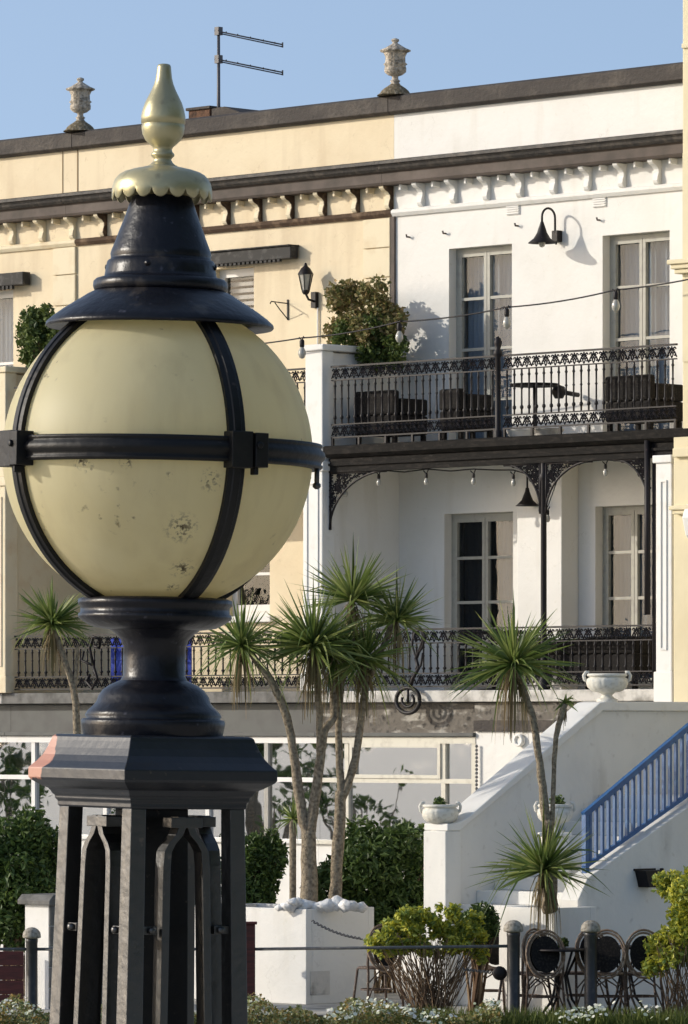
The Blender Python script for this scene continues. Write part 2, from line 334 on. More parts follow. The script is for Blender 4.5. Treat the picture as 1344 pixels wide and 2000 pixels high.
# iron lace tile, width .21, height h, in (x,z) about origin
def spiral(cx, cz, r0, turns, a0, sgn=1, k=9):
    return [(cx+r0*(1-.75*i/k)*cos(a0+sgn*turns*2*pi*i/k), cz+r0*(1-.75*i/k)*sin(a0+sgn*turns*2*pi*i/k)) for i in range(k+1)]
def lace(mb, u0, u1, z0, z1, n, seed=0):
    h = z1-z0; wd = h*1.05; k = max(1, round((u1-u0)/wd)); wd = (u1-u0)/k
    for i in range(k):
        a = u0+i*wd
        for sg in (0, 1):
            f = lambda x, z: (a+(x if not sg else wd-x), -n, z0+z)
            for pts in (spiral(wd*.22, h*.30, h*.2, .8, 0), spiral(wd*.24, h*.72, h*.17, .8, pi, -1),
                        [(0, h*.1), (wd*.2, h*.5), (wd*.42, h*.62), (wd*.5, h*.95)], [(wd*.5, h*.05), (wd*.36, h*.3), (wd*.5, h*.55)]):
                mb.tube([f(*p) for p in pts], .0105, 4, caps=False)
def baluster_mesh(h, name='baluster'):
    b = MB(); r = .012
    b.lathe([(r, 0), (r, h*.10), (r*1.9, h*.13), (r*1.9, h*.17), (r, h*.2), (r*.9, h*.55), (r*1.5, h*.58), (r*.9, h*.61), (r, h*.85), (r*1.7, h*.88), (r, h*.92), (r, h)], seg=6)
    return b
def railing(root, u0, u1, z0, z1, n=NB, pitch=.115, feet=True):
    r = MB(); r.bn(u0, u1, n-.02, n+.02, z1-.022, z1); r.bn(u0, u1, n-.012, n+.012, z1-.185, z1-.17)
    r.bn(u0, u1, n-.015, n+.015, z0, z0+.018); r.bn(u0, u1, n-.012, n+.012, z0+.16, z0+.175)
    if feet:
        k = max(1, int((u1-u0)/.42))
        for i in range(k+1):
            x = u0+.02+(u1-u0-.04)*i/k; r.bn(x-.014, x+.014, n-.014, n+.014, z0-.10, z0)
    ra = part('railing', r, M['iron'], root)
    l = MB(); lace(l, u0, u1, z1-.17, z1-.022, n); part('lace_band', l, M['iron'], ra, root)
    l = MB(); lace(l, u0, u1, z0+.018, z0+.16, n); part('lace_band', l, M['iron'], ra, root)
    k = int((u1-u0)/pitch); h = z1-.185-(z0+.175)
    proto = None
    for i in range(k):
        x = u0+(i+.5)*(u1-u0)/k
        if proto is None:
            proto = mesh('baluster', baluster_mesh(h), M['iron']); b = proto
        else: b = proto.copy(); COL.objects.link(b)
        b.parent = ra; o = OFF[root.name]; b.location = (x-o.x, -n-o.y, z0+.175-o.z)
    return ra
def spandrel(root, u_corner, sgn, z_top, wd, ht, n):
    """filigree bracket: corner at (u_corner, z_top) opening in direction sgn"""
    m = MB(); r = .009
    arc = [(u_corner+sgn*wd*(1-cos(a)), z_top-ht*(1-sin(a))*1.0) for a in [i*pi/2/14 for i in range(15)]]
    m.tube([(x, -n, z) for x, z in arc], .014, 5); m.tube([(u_corner+sgn*.01, -n, z_top), (u_corner+sgn*.01, -n, z_top-ht)], .016, 5)
    m.tube([(u_corner, -n, z_top-.01), (u_corner+sgn*wd, -n, z_top-.01)], .012, 5)
    rnd = random.Random(3)
    for k in range(420):
        x = rnd.uniform(0, wd); z = rnd.uniform(0, ht)
        # inside region between corner and arc: ellipse centred (wd, ht)
        e = ((wd-x)/wd)**2+((ht-z)/ht)**2
        if e < 1.06: continue
        rad = rnd.uniform(.02, .045)
        m.tube([(px_, -n, pz_) for px_, pz_ in spiral(u_corner+sgn*x, z_top-z, rad, .9, rnd.uniform(0, 6), rnd.choice((-1, 1)), 7)], .009, 4, caps=False)
    return part('arch_bracket', m, M['iron'], root)

def house(name, label, u0, u1, m, trim, ups, lows, base, pier_m, upper_rail, lower_rail, side_m=None):
    root = thing(name, label, 'house', ((u0+u1)/2, 0, 0))
    holes = [(a, b, ZU_ if zb is None else zb, zt) for a, b, zb, zt, *_ in ups]+[(a, b, ZD if zb is None else zb, zt) for a, b, zb, zt, *_ in lows]
    wl = MB(); wall_holes(wl, u0, u1, 0, 10.73, -.35, 0, holes)
    wl.box(u0, u1, .35, 9, 10.45, 10.6); wl.box(u0, u1, 8.8, 9, 0, 10.45)
    part('wall', wl, m, root)
    c = MB(); c.prism_u([(-.4, 10.73), (.06, 10.73), (.11, 10.76), (.11, 10.94), (.05, 10.97), (-.4, 10.97)], u0, u1); part('coping', c, M['coping'], root, bevel=.008)
    c = MB(); c.prism_u([(0, 10.0), (.26, 10.0), (.29, 10.03), (.31, 10.08), (.35, 10.085), (.35, 10.12), (.31, 10.135), (0, 10.17)], u0, u1); part('cornice', c, M['cornice'], root)
    c = MB(); c.prism_u([(0, 9.84), (.20, 9.84), (.22, 9.87), (.22, 9.985), (.26, 9.998), (0, 9.998)], u0, u1); part('fascia', c, M['fascia'], root)
    c = MB(); c.prism_u([(0, 9.46), (.03, 9.46), (.06, 9.50), (.06, 9.53), (.03, 9.55), (0, 9.55)], u0, u1); part('string_course', c, side_m or trim, root)
    k = round((u1-u0)/.575); step = (u1-u0)/k; proto = None
    poly = [(0, 9.55), (.045, 9.55), (.065, 9.57), (.078, 9.60), (.066, 9.65), (.05, 9.69), (.055, 9.73), (.09, 9.765), (.14, 9.785), (.17, 9.81), (.175, 9.838), (0, 9.838)]
    for i in range(k):
        x = u0+(i+.9)*step
        b = MB(); b.prism_u(poly, x-.04, x+.04); br = part('bracket', b, trim, root, bevel=.006)
        if side_m: b = MB(); b.prism_u(poly, x+.0405, x+.052); part('worn_side', b, side_m, br, root)  # thin dark brown plate on the bracket's right side
        x = u0+(i+.4)*step; b = MB(); b.bn(x-.018, x+.018, 0, .13, 9.77, 9.839); part('dentil', b, trim, root, bevel=.006)
    for a, b, zb, zt, kw in ups:
        zb = ZU_ if zb is None else zb
        window(root, a, b, zb, zt, [zb+(zt-zb)*(j+1)/kw.get('rows', 4) for j in range(kw.get('rows', 4)-1)], kw.get('fm', M['frame']), drape=kw.get('drape', 'pale'), cols=kw.get('cols', 2))
    for a, b, zb, zt, kw in lows:
        zb = ZD if zb is None else zb
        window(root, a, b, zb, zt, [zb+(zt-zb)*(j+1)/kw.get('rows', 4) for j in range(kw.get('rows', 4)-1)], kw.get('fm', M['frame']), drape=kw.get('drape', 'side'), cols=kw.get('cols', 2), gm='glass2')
    # decks
    d = MB(); d.bn(u0+.13, u1-.13, .001, NB-.08, ZU_-.14, ZU_); part('upper_deck', d, pier_m, root)
    d = MB(); d.bn(u0, u1, .001, NB+.06, ZD-.14, ZD); part('lower_deck', d, M['deck'] if not side_m else M['greystone'], root, bevel=.012)
    g_ = MB(); g_.prism_u([(NB-.1, 6.40), (NB+.06, 6.40), (NB+.12, 6.44), (NB+.13, 6.53), (NB+.10, 6.545), (NB+.09, 6.46), (NB-.1, 6.44)], u0+.16, u1-.02)
    part('gutter', g_, M['matte'], root)
    g_ = MB(); g_.bn(u0+.16, u1-.02, NB-.05, NB+.03, 6.22, 6.395); g_.bn(u0+.16, u1-.02, NB-.07, NB+.06, 6.30, 6.33); part('beam', g_, M['matte'], root)
    return root
RW = lambda *a, **k: None
Uz = lambda px: U(px, 0)
UH = 6.15; UL = U(152); ULL = UL-6.0
# ---- white house
wh = house('white_house', 'white rendered house with cast iron balconies and tall grey French windows', 0, UH, M['white'], M['whitetrim'],
    [(U(877), U(1000), None, 9.0, {}), (U(1177), U(1308), None, 9.0, {})],
    [(U(868), U(1002), None, 5.73, {}), (U(1163), U(1290), None, 5.75, {'drape': 'pale'})], None, M['white'], None, None)
b = MB(); b.bn(U(1010, .3), U(1097, .3), .001, .3, ZD, ZU_-.14); part('chimney_breast', b, M['white'], wh, bevel=.01)
# end walls of the white house
def endwall(root, uc, m, trim, hw=.12):
    b = MB(); b.bn(uc-hw, uc+hw, .001, NB-.1, ZD, ZU_-.14); b.bn(uc-hw, uc+hw, .001, NB-.12, ZU_-.14, 7.70); part('end_wall', b, m, root)
    b = MB(); b.bn(uc-.17, uc+.17, NB-.1, NB+.12, ZD-.14+.142, 6.30); b.bn(uc-.21, uc+.21, NB-.1, NB+.15, 6.24, 6.36); b.bn(uc-.2, uc+.2, NB-.1, NB+.14, ZD+.002, ZD+.22)
    b.bn(uc-.15, uc+.15, NB-.1, NB+.10, 6.36, 7.72); part('pier', b, trim, root, bevel=.012)
    b = MB(); b.bn(uc-.105, uc-.085, NB+.12, NB+.135, ZD+.35, 6.1); b.bn(uc+.085, uc+.105, NB+.12, NB+.135, ZD+.35, 6.1); b.bn(uc-.085, uc+.085, NB+.12, NB+.135, ZD+.35, ZD+.37); b.bn(uc-.085, uc+.085, NB+.12, NB+.135, 6.08, 6.1)
    part('panel_moulding', b, trim, root)
    b = MB(); b.bn(uc-.19, uc+.19, .001, NB+.13, 7.72, 7.80); part('wall_cap', b, trim, root, bevel=.015)
endwall(wh, -.03, M['white'], M['whitetrim'])
# right end pier (lower storey only)
ur0, ur1 = U(1281, NB+.1), U(1312, NB+.1)
b = MB(); b.bn(ur0, ur1, NB-.1, NB+.1, ZD, 6.22); b.bn(ur0-.03, ur1+.02, NB-.1, NB+.13, 6.15, 6.24); b.bn(ur0-.02, ur1+.02, NB-.1, NB+.12, ZD-.3, ZD+.2); part('pier', b, M['whitetrim'], wh, bevel=.012)
b = MB(); a0, a1 = ur0+.07, ur1-.07
for bx in ((a0, a0+.02, ZD+.45, 5.95), (a1-.02, a1, ZD+.45, 5.95), (a0+.02, a1-.02, ZD+.45, ZD+.47), (a0+.02, a1-.02, 5.93, 5.95)): b.bn(bx[0], bx[1], NB+.1, NB+.115, bx[2], bx[3])
part('panel_moulding', b, M['whitetrim'], wh)
up0 = U(648, NB); upp = U(975, NB); ue = U(1322, NB)
railing(wh, up0, upp-.05, 6.64, 7.53); railing(wh, upp+.07, ue, 6.64, 7.53)
railing(wh, .16, U(1062, NB)-.03, 3.58, 4.29, feet=False); railing(wh, U(1062, NB)+.03, ur0-.01, 3.58, 4.29, feet=False)
b = MB(); b.lathe([(.05, 6.54), (.05, 6.62), (.035, 6.64), (.035, 7.5), (.055, 7.53), (.055, 7.57), (.03, 7.6), (.045, 7.65), (.05, 7.69), (.03, 7.73), (.01, 7.75)], c=(upp, -NB-.02, 0), seg=12); part('balcony_post', b, M['iron'], wh)
uc = U(1061, NB); b = MB(); b.lathe([(.07, ZD), (.07, ZD+.1), (.045, ZD+.13), (.037, ZD+.2), (.035, 6.0), (.05, 6.03), (.05, 6.08), (.036, 6.1), (.036, 6.22)], c=(uc, -NB+.01, 0), seg=12); part('column', b, M['iron'], wh)
ud = U(1268, NB+.05); b = MB(); b.tube([(ud, -NB-.08, 6.42), (ud, -NB-.08, 4.4)], .036, 8); b.tube([(ud+.05, -NB-.02, 6.42), (ud+.05, -NB-.02, 3.56)], .022, 6); part('downpipe', b, M['iron'], wh)
spandrel(wh, .15, 1, 6.22, .98, .70, NB-.0); spandrel(wh, uc-.04, -1, 6.22, .60, .60, NB); spandrel(wh, uc+.04, 1, 6.22, .75, .60, NB); spandrel(wh, ud-.05, -1, 6.22, .55, .58, NB)
# air vents
for px, py in ((1003, 410), (1172, 395)):
    b = MB(); zc_ = Z(py, px)
    b.bn(U(px)-.11, U(px)+.11, .001, .012, zc_-.06, zc_+.06)
    for i in range(4): b.bn(U(px)-.1, U(px)+.1, .012, .026, zc_-.05+i*.028, zc_-.036+i*.028)
    part('air_vent', b, M['whitetrim'], wh)
for px, py in ((871, 456), (1012, 441), (1172, 430), (800, 463)):
    b = MB(); b.tube([(U(px), 0, Z(py, px)), (U(px), -.05, Z(py, px)), (U(px), -.06, Z(py, px)+.03)], .012, 5); part('wall_hook', b, M['fascia'], wh)
# party line between houses: down pipe/joint
b = MB(); b.bn(-.035, .03, .001, .03, 6.5, 9.46); part('joint_strip', b, M['fascia'], wh)
# ---- cream house
uw0, uw1 = U(415), U(496)
lw0 = U(440); lw1 = U(527)
wht = {'fm': M['whiteframe']}
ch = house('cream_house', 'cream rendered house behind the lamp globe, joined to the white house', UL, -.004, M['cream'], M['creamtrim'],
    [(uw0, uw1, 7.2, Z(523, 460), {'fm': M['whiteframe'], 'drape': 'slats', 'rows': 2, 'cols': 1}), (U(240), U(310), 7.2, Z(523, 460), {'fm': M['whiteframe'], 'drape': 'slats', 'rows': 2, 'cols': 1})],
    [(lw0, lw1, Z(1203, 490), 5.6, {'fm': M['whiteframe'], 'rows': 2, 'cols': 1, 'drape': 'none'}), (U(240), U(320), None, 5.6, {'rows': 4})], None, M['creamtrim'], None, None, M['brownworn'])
b = MB(); b.bn(lw0-.1, lw1+.1, .001, .09, Z(1216, 490), Z(1203, 490)-.003); part('window_sill', b, M['whiteframe'], ch, bevel=.01)
for (a, z_) in ((713, 9.46), ):
    b = MB()
    zz = [6.5, 7.3, 7.75, Z(543, 740), Z(485, 740), 9.455]
    for i in range(len(zz)-1): b.bn(U(713), -.045, .001, .035, zz[i]+.006, zz[i+1]-.006)
    part('pilaster', b, M['creamtrim'], ch, bevel=.006)
railing(ch, UL+.2, -.22, 6.64, 7.53, pitch=.13); railing(ch, UL+.2, -.22, 3.58, 4.29, pitch=.13, feet=False)
b = MB(); b.bn(U(422), U(575, .1), .03, .17, Z(513, 500), Z(489, 500)); b.bn(U(422), U(575, .1), .001, .2, Z(489, 500), Z(489, 500)+.02); part('awning_box', b, M['blind'], ch, bevel=.01)
b = MB()
x = U(424)
while x < U(566): b.bn(x, x+.045, .13, .172, Z(513, 500)-.03, Z(513, 500)); x += .08
part('awning_fringe', b, M['blind'], ch)
# ---- far left cream house
fh = house('cream_house', 'cream house at the left edge with creeper climbing its party wall', ULL, UL-.004, M['cream'], M['creamtrim'],
    [(U(-60), U(26), 7.0, Z(565, 10), {'fm': M['whiteframe'], 'drape': 'pale', 'rows': 2, 'cols': 1})],
    [(U(-90), U(-20), None, 5.6, {'rows': 4})], None, M['creamtrim'], None, None)
endwall(fh, UL-.03, M['creamtrim'], M['creamtrim'])
b = MB(); zz = [6.5, 7.3, 7.8, Z(597, 130), Z(537, 130), 9.455]
for i in range(len(zz)-1): b.bn(U(107), U(150), .001, .035, zz[i]+.006, zz[i+1]-.006)
part('pilaster', b, M['creamtrim'], fh, bevel=.006)
for a0, a1 in ((U(122), U(123.5)), (U(151), U(153))):
    b = MB(); b.bn(a0, a1, .001, .006, 10.17, 10.73); part('joint_line', b, M['shadow_joint'], fh)  # thin dark brown lines on the parapet
b = MB(); b.bn(U(-70), U(52, .1), .03, .17, Z(560, 25), Z(535, 25)); part('awning_box', b, M['blind'], fh, bevel=.01)
b = MB(); x = U(-70)
while x < U(42): b.bn(x, x+.045, .13, .172, Z(560, 25)-.05, Z(560, 25)); x += .08
part('awning_fringe', b, M['blind'], fh)
railing(fh, ULL, UL-.22, 6.64, 7.53, pitch=.13); railing(fh, ULL, UL-.22, 3.58, 4.29, pitch=.13, feet=False)
b = MB(); b.lathe([(.06, ZD), (.06, 6.22)], c=(U(4, NB), -NB, 0), seg=10); part('column', b, M['iron'], fh)

# ---- basement storey of each house
def basement(root, u0, u1, verts, left=False, vent=None):
    n0 = NB-.05; zt = 2.90; zm = 2.45; zb = 1.66
    f = MB(); f.bn(u0, u1, .6, n0-.05, 3.03, 3.39); part('frieze', f, M['rubble'] if not left else M['greypaint'], root)
    f = MB(); f.bn(u0, u1, .6, n0+.06, 2.985, 3.03); part('fascia_board', f, M['greypaint'], root, bevel=.005)
    f = MB(); f.bn(u0, u1, .6, n0, 0.06, zb); part('basement_wall', f, M['white'], root)
    f = MB(); f.bn(u0, u1, n0-.06, n0+.02, zt, 2.98); f.bn(u0, u1, n0-.05, n0+.012, zm-.03, zm+.025); f.bn(u0, u1, n0-.06, n0+.05, zb, zb+.05)
    for v in verts: f.bn(v-.035, v+.035, n0-.052, n0+.008, zb+.05, zm-.03); f.bn(v-.035, v+.035, n0-.052, n0+.008, zm+.025, zt)
    if vent:
        a, b_ = vent
        f.bn(a, b_, n0+.008, n0+.03, zt-.05, zt); f.bn(a, b_, n0+.008, n0+.03, zm+.027, zm+.07); f.bn(a, a+.045, n0+.008, n0+.03, zm+.07, zt-.05); f.bn(b_-.045, b_, n0+.008, n0+.03, zm+.07, zt-.05)
    bw = part('basement_window', f, M['whiteframe'] if left else M['frame2'], root)
    p = MB(); p.bn(u0, u1, n0-.035, n0-.03, zb+.05, zt); part('pane', p, M['glassdark'], bw, root)
    c = MB(); c.bn(u0, u1, n0-.5, n0-.48, zb, zt+.05); part('blind', c, M['room'], bw, root)
M['frame2'] = mat('old_cream_window_frame', (.60, .57, .48), .6, .3, noise=(10, (.45, .42, .35), .5, .8))
ub = U(925, NB)
basement(wh, -.1, ub, [U(515, NB), U(672, NB), U(861, NB), ub-.04], vent=(U(680, NB), U(857, NB)))
b = MB(); b.bn(ub, UH, .001, NB-.04, .06, 3.045); part('basement_wall', b, M['white'], wh)
b = MB(); b.bn(ub, UH, .001, NB-.02, 3.18, 3.39); part('frieze', b, M['rubble'], wh); b = MB(); b.bn(ub, UH, .001, NB, 3.05, 3.178); part('lintel', b, M['coping'], wh)  # dark strip coloured in for the shade under the deck
basement(ch, UL, -.104, [U(515, NB), U(400, NB), U(300, NB), U(200, NB)], left=True); basement(fh, ULL, UL-.004, [U(-20, NB), U(60, NB)], left=True)
b = MB(); p0 = W(U(1013, .6), .6); b.lathe([(.075, 0), (.075, .05), (.05, .055), (.05, .03)], seg=16)
b.xf(Matrix.Translation((U(1013, NB), -NB+.035, Z(1446, 1013, NB))) @ Matrix.Rotation(pi/2, 4, 'X')); part('vent_pipe', b, M['whitetrim'], wh)
# chain downpipe at basement corner
b = MB()
for i in range(26): b.lathe([(.01, 0), (.022, .018), (.01, .04)], c=(ub+.05, -NB-.0, 1.7+i*.046), seg=6)
part('rain_chain', b, M['steel'], wh)

# ---- right yellow house
yh = thing('yellow_house', 'pale yellow house at the right edge standing forward of the terrace', 'house', (UH+3, 0, 0))
nf = 1.40; ue0 = U(1333, nf)
b = MB(); b.bn(ue0, ue0+7, -9, nf, 6.45, 13); b.bn(U(1315, nf), ue0+7, -9, nf-.002, 0, 6.45); part('wall', b, M['yellow'], yh, bevel=.015)
def moulding(px0, py0, py1, nn, m_=M['yellow'], nm='string_course', k=3):
    b = MB(); z0, z1 = Z(py1, 1335, nf), Z(py0, 1335, nf)
    for i in range(k): b.bn(U(px0, nf)-.0+.03*i, ue0+7, nf-.3, nf+nn-.03*i, z0+(z1-z0)*(1-(i+1)/k)+.002*i, z0+(z1-z0)*(1-i/k))
    part(nm, b, m_, yh, bevel=.012)
moulding(1334, 85, 95, .03, k=1); moulding(1320, 508, 536, .16); moulding(1320, 875, 893, .06, k=1); moulding(1319, 988, 1005, .12, k=2)
b = MB(); b.prism_u([(nf, 5.2), (nf+.10, 5.3), (nf+.16, 5.5), (nf+.10, 5.65), (nf, 5.67)], U(1338, nf+.1), U(1338, nf+.1)+.25); part('scroll_console', b, M['whitetrim'], yh, bevel=.02)
b = MB(); b.bn(ue0+.02, ue0+.12, nf, nf+.02, 7.3, 9.7); part('quoin_strip', b, M['yellow'], yh)

# ---- chimney, on the cream house roof
cs = MB(); c0 = U(470, -2.6); cw = MB()
cs.bn(U(368, -2.5), U(368, -2.5)+.42, -3.1, -2.5, 10.6, Z(214, 395, -2.5)); part('chimney', cs, M['brick'], ch, bevel=.01)
b = MB(); b.bn(U(368, -2.5)-.03, U(368, -2.5)+.45, -3.13, -2.47, Z(214, 395, -2.5)+.002, Z(208, 395, -2.5)); part('chimney_cap', b, M['coping'], ch, bevel=.01)
b = MB(); x0, x1 = U(368, -2.5)+.46, U(505, -2.5); zq = Z(210, 395, -2.5); b.prism_y([(x0, 10.6), (x1, 10.6), (x1, zq-.24), (x0+.25, zq-.02), (x0, zq-.03)], 2.5, 3.2); part('roof_upstand', b, M['coping'], ch)

# ------------------------------------------------------------------ roof urns, aerial
prof = [(.27, 0), (.25, .06), (.17, .14), (.10, .20), (.07, .26), (.095, .29), (.06, .32), (.055, .38), (.12, .41), (.175, .47), (.19, .55), (.17, .60), (.195, .63), (.175, .67), (.165, .78), (.19, .86), (.21, .88), (.255, .895), (.25, .92), (.18, .965), (.09, 1.03), (.05, 1.06), (.04, 1.08), (.065, 1.11), (.06, 1.15), (.02, 1.17)]
for i, (px, pyb, sc_, lab) in enumerate(((775, 207, 1.0, 'lidded stone urn on the parapet above the joint of the cream and white houses'), (160, 275, .98, 'lidded stone urn on the parapet at the far left, nearer the lamp finial'))):
    u_ = U(px-3, 0); zb_ = 10.975; ht = Z(72 if i == 0 else 150, px)-zb_; k = ht/1.17*.98
    if i == 0:
        ur = thing('roof_urn', lab, 'urn', (u_, .0, zb_), group='urns on the parapet')
        m_ = MB(); m_.lathe([(r*k*1.22*(1+.04*sin(j*2.1)), z*k) for j, (r, z) in enumerate(prof[8:])], seg=28, flute=.035, fl=9)
        m_.v = [(x+u_, y, z+zb_) for x, y, z in m_.v]; part('bowl', m_, M['stone'], ur)
        m_ = MB(); m_.lathe([(r*k*1.15, z*k) for r, z in prof[2:9]], seg=20)
        m_.v = [(x+u_, y, z+zb_) for x, y, z in m_.v]; part('stem', m_, M['stone'], ur)
        m_ = MB(); m_.lathe([(r*k*1.5*(1+.12*sin(j*5)), z*k*.9) for j, (r, z) in enumerate([(.27, -.01), (.26, .03), (.22, .09), (.15, .15), (.10, .2), (.07, .25)])], seg=9, flute=.1, fl=4)
        m_.v = [(x+u_, y, z+zb_) for x, y, z in m_.v]; part('foot', m_, M['mossstone'], ur)
    else: dup(ur, W(u_, 0, zb_), None, lab)
ae = thing('tv_aerial', 'television aerial on a thin pole above the cream roof, two booms', 'aerial', (U(427, -2.6), -2.6, 10.6))
na = -2.6; ua = U(427, na)
m_ = MB(); m_.tube([(ua, -na, 10.6), (ua, -na, Z(55, 427, na))], [.028, .02], 8); part('pole', m_, M['alu'], ae)
for py, dy in ((60, 11), (115, 11)):
    # boom points to the right in the picture: world direction +x, a little down
    z0 = Z(py, 427, na); z1 = Z(py+dy, 552, na)
    Wx = Vector((q, q))                                     # world +x in the local frame: (u,y)=(q,q)
    L = 125/FPX*W(ua, na).y
    e = (ua+q*L, -na+q*L, z1)
    m_ = MB(); m_.tube([(ua-.04, -na-.04, z0+.003), e], .011, 6)
    for t_ in (0, .12, .3, .5, .7, .88, 1):
        cx_, cy_, cz_ = ua+(e[0]-ua)*t_, -na+(e[1]+na)*t_, z0+(z1-z0)*t_
        l2 = .10 if t_ < .1 else .07
        m_.tube([(cx_+q*l2, cy_-q*l2, cz_+.0), (cx_-q*l2, cy_+q*l2, cz_)], .009, 5)
    off2 = .05
    m_.tube([(ua+.04, -na+.04, z0-.045), (e[0], e[1], e[2]-.03)], .009, 5); m_.tube([(e[0], e[1], e[2]-.04), (e[0], e[1], e[2]+.03)], .012, 5)
    m_.bn(ua-.04, ua+.04, na-.04, na+.04, z0-.06, z0+.05)
    part('boom', m_, M['alu'], ae)

# ------------------------------------------------------------------ wall fittings
# swan neck lamp
uwl = U(1093, 0); zp = Z(462, 1093); wl = thing('wall_lamp', 'black swan neck lamp with bell shade high on the white wall', 'wall lamp', (uwl, 0, zp))
m_ = MB(); m_.bn(uwl-.05, uwl+.05, .001, .09, zp-.07, zp+.07); part('mount', m_, M['iron'], wl, bevel=.008)
pts = [(uwl, -.06, zp-.1), (uwl, -.08, zp+.05)]+[(uwl-.0, -.08-.115*(1-cos(a)), zp+.22+.11*sin(a)) for a in [i*pi/10 for i in range(11)]]+[(uwl, -.31, zp+.14)]
m_ = MB(); m_.tube(pts, .014, 7); part('arm', m_, M['iron'], wl)
m_ = MB(); m_.lathe([(.018, .16), (.03, .12), (.045, .08), (.06, .03), (.10, -.04), (.165, -.09), (.17, -.10), (.155, -.095), (.09, -.035), (.05, .03)], c=(uwl, -.31, zp), seg=24); part('shade', m_, M['iron'], wl)
m_ = MB(); m_.lathe([(.01, -.02), (.035, -.06), (.045, -.10), (.03, -.14), (.005, -.15)], c=(uwl, -.31, zp), seg=12); part('bulb', m_, M['bulb'], wl)
# second one under the balcony near the column
u2 = U(1030, .45); z2 = Z(985, 1030, .45)
pl = thing('pendant_lamp', 'black bell shaded lamp hanging below the upper balcony beside the column', 'lamp', (u2, .45, z2))
m_ = MB(); m_.lathe([(.02, .20), (.03, .15), (.05, .1), (.07, .05), (.12, 0), (.145, -.02), (.13, -.015), (.05, .04)], c=(u2, -.45, z2), seg=24); part('shade', m_, M['iron'], pl)
m_ = MB(); m_.tube([(u2, -.45, z2+.2), (u2, -.45, ZU_-.14)], .012, 6); part('rod', m_, M['iron'], pl)
# lantern on cream wall
ul = U(617, .02); zl = Z(580, 617); la = thing('wall_lantern', 'small black glazed lantern on a bracket on the cream wall beside the creeper', 'lantern', (ul, 0, zl))
m_ = MB(); m_.bn(ul-.05, ul+.03, .001, .06, zl-.14, zl+.06); m_.tube([(ul, -.05, zl-.06), (ul, -.15, zl-.04), (ul, -.2, zl+.03)], .015, 6); part('mount', m_, M['iron'], la)
zt_ = zl+.05; cc = (ul, -.2, zt_)
m_ = MB(); m_.lathe([(.03, -.03), (.05, 0), (.055, .02), (.03, .03)], c=cc, seg=6); m_.lathe([(.105, .22), (.10, .235), (.06, .30), (.025, .33), (.012, .37)], c=cc, seg=6)
for i in range(6): a = i*pi/3; m_.tube([(cc[0]+.05*cos(a), cc[1]+.05*sin(a), zt_+.02), (cc[0]+.095*cos(a), cc[1]+.095*sin(a), zt_+.23)], .007, 4)
part('lantern_frame', m_, M['iron'], la)
m_ = MB(); m_.lathe([(.045, .025), (.088, .22)], c=cc, seg=6); part('glass', m_, M['bulb'], la)
m_ = MB(); m_.tube([(U(623), -.02, zl-.14), (U(623), -.02, 7.55)], .012, 6); part('conduit', m_, M['whitetrim'], la)
# small empty hanging bracket
ub2 = U(563); zb2 = Z(605, 563)
m_ = MB(); m_.bn(ub2-.01, ub2+.01, .001, .015, zb2-.13, zb2+.13); m_.tube([(ub2, -.01, zb2+.08), (ub2, -.3, zb2+.09), (ub2, -.32, zb2+.06)], .008, 5); m_.tube([(ub2, -.01, zb2-.12), (ub2, -.13, zb2-.02), (ub2, -.24, zb2+.08)], .007, 5)
solo('hanging_bracket', m_, M['iron'], 'small empty iron basket bracket on the cream wall left of the lantern', 'bracket', (ub2, 0, zb2))
# festoon cable in front of the upper balcony
ncb = NB+.35
def bulb(parent, top, u_, n_, z_, s_=1.0, lab=None):
    o = OFF[top.name]
    m_ = MB(); m_.lathe([(.022*s_, 0), (.03*s_, -.02), (.03*s_, -.08*s_), (.02*s_, -.10*s_)], c=(u_, -n_, z_), seg=8)
    m_.tube([(u_-.05, -n_, z_+.03), (u_, -n_, z_-.01), (u_+.05, -n_-.02, z_+.035)], .008, 4)
    h = part('lamp_holder', m_, M['iron'], parent, top)
    m_ = MB(); m_.lathe([(.02*s_, -.09*s_), (.045*s_, -.14*s_), (.05*s_, -.18*s_), (.03*s_, -.225*s_), (.005, -.235*s_)], c=(u_, -n_, z_), seg=10)
    part('bulb', m_, M['bulb'], h, top)
fl = thing('festoon_lights', 'string of large clear bulbs slung in front of the upper balcony', 'string lights', (U(780, ncb), ncb, Z(633, 780, ncb)))
nodes = [(330, 683), (590, 660), (780, 628), (990, 600), (1203, 566), (1420, 528)]
P = []
for (a, b_), (c, d_) in zip(nodes, nodes[1:]):
    for i in range(10):
        t_ = i/10; px = a+(c-a)*t_; py = b_+(d_-b_)*t_+5*4*t_*(1-t_); P.append((U(px, ncb), -ncb, Z(py, px, ncb)))
m_ = MB(); m_.tube(P, .0095, 5); part('cable', m_, M['iron'], fl)
for px, py in nodes[1:-1]: bulb(fl, fl, U(px, ncb), ncb, Z(py, px, ncb)-.02)
# lower string along the beam
fl2 = thing('festoon_lights', 'string of small clear bulbs along the beam under the upper balcony', 'string lights', (U(830, NB), NB-.1, 6.2))
spots = [(675, 952), (740, 930), (833, 928), (925, 928), (1003, 930), (1070, 1000), (1183, 910), (644, 1025)]
P = [(U(x, NB-.1), -(NB-.1), Z(y-6, x, NB-.1)) for x, y in ((644, 1018), (660, 965), (675, 948), (705, 930), (740, 924), (790, 928), (833, 922), (880, 926), (925, 922), (965, 924), (1003, 924), (1040, 935), (1070, 996), (1090, 940), (1130, 908), (1183, 904), (1240, 908))]
m_ = MB(); m_.tube(P, .008, 4); part('cable', m_, M['iron'], fl2)
for x, y in spots: bulb(fl2, fl2, U(x, NB-.1), NB-.1, Z(y-4, x, NB-.1), .62)
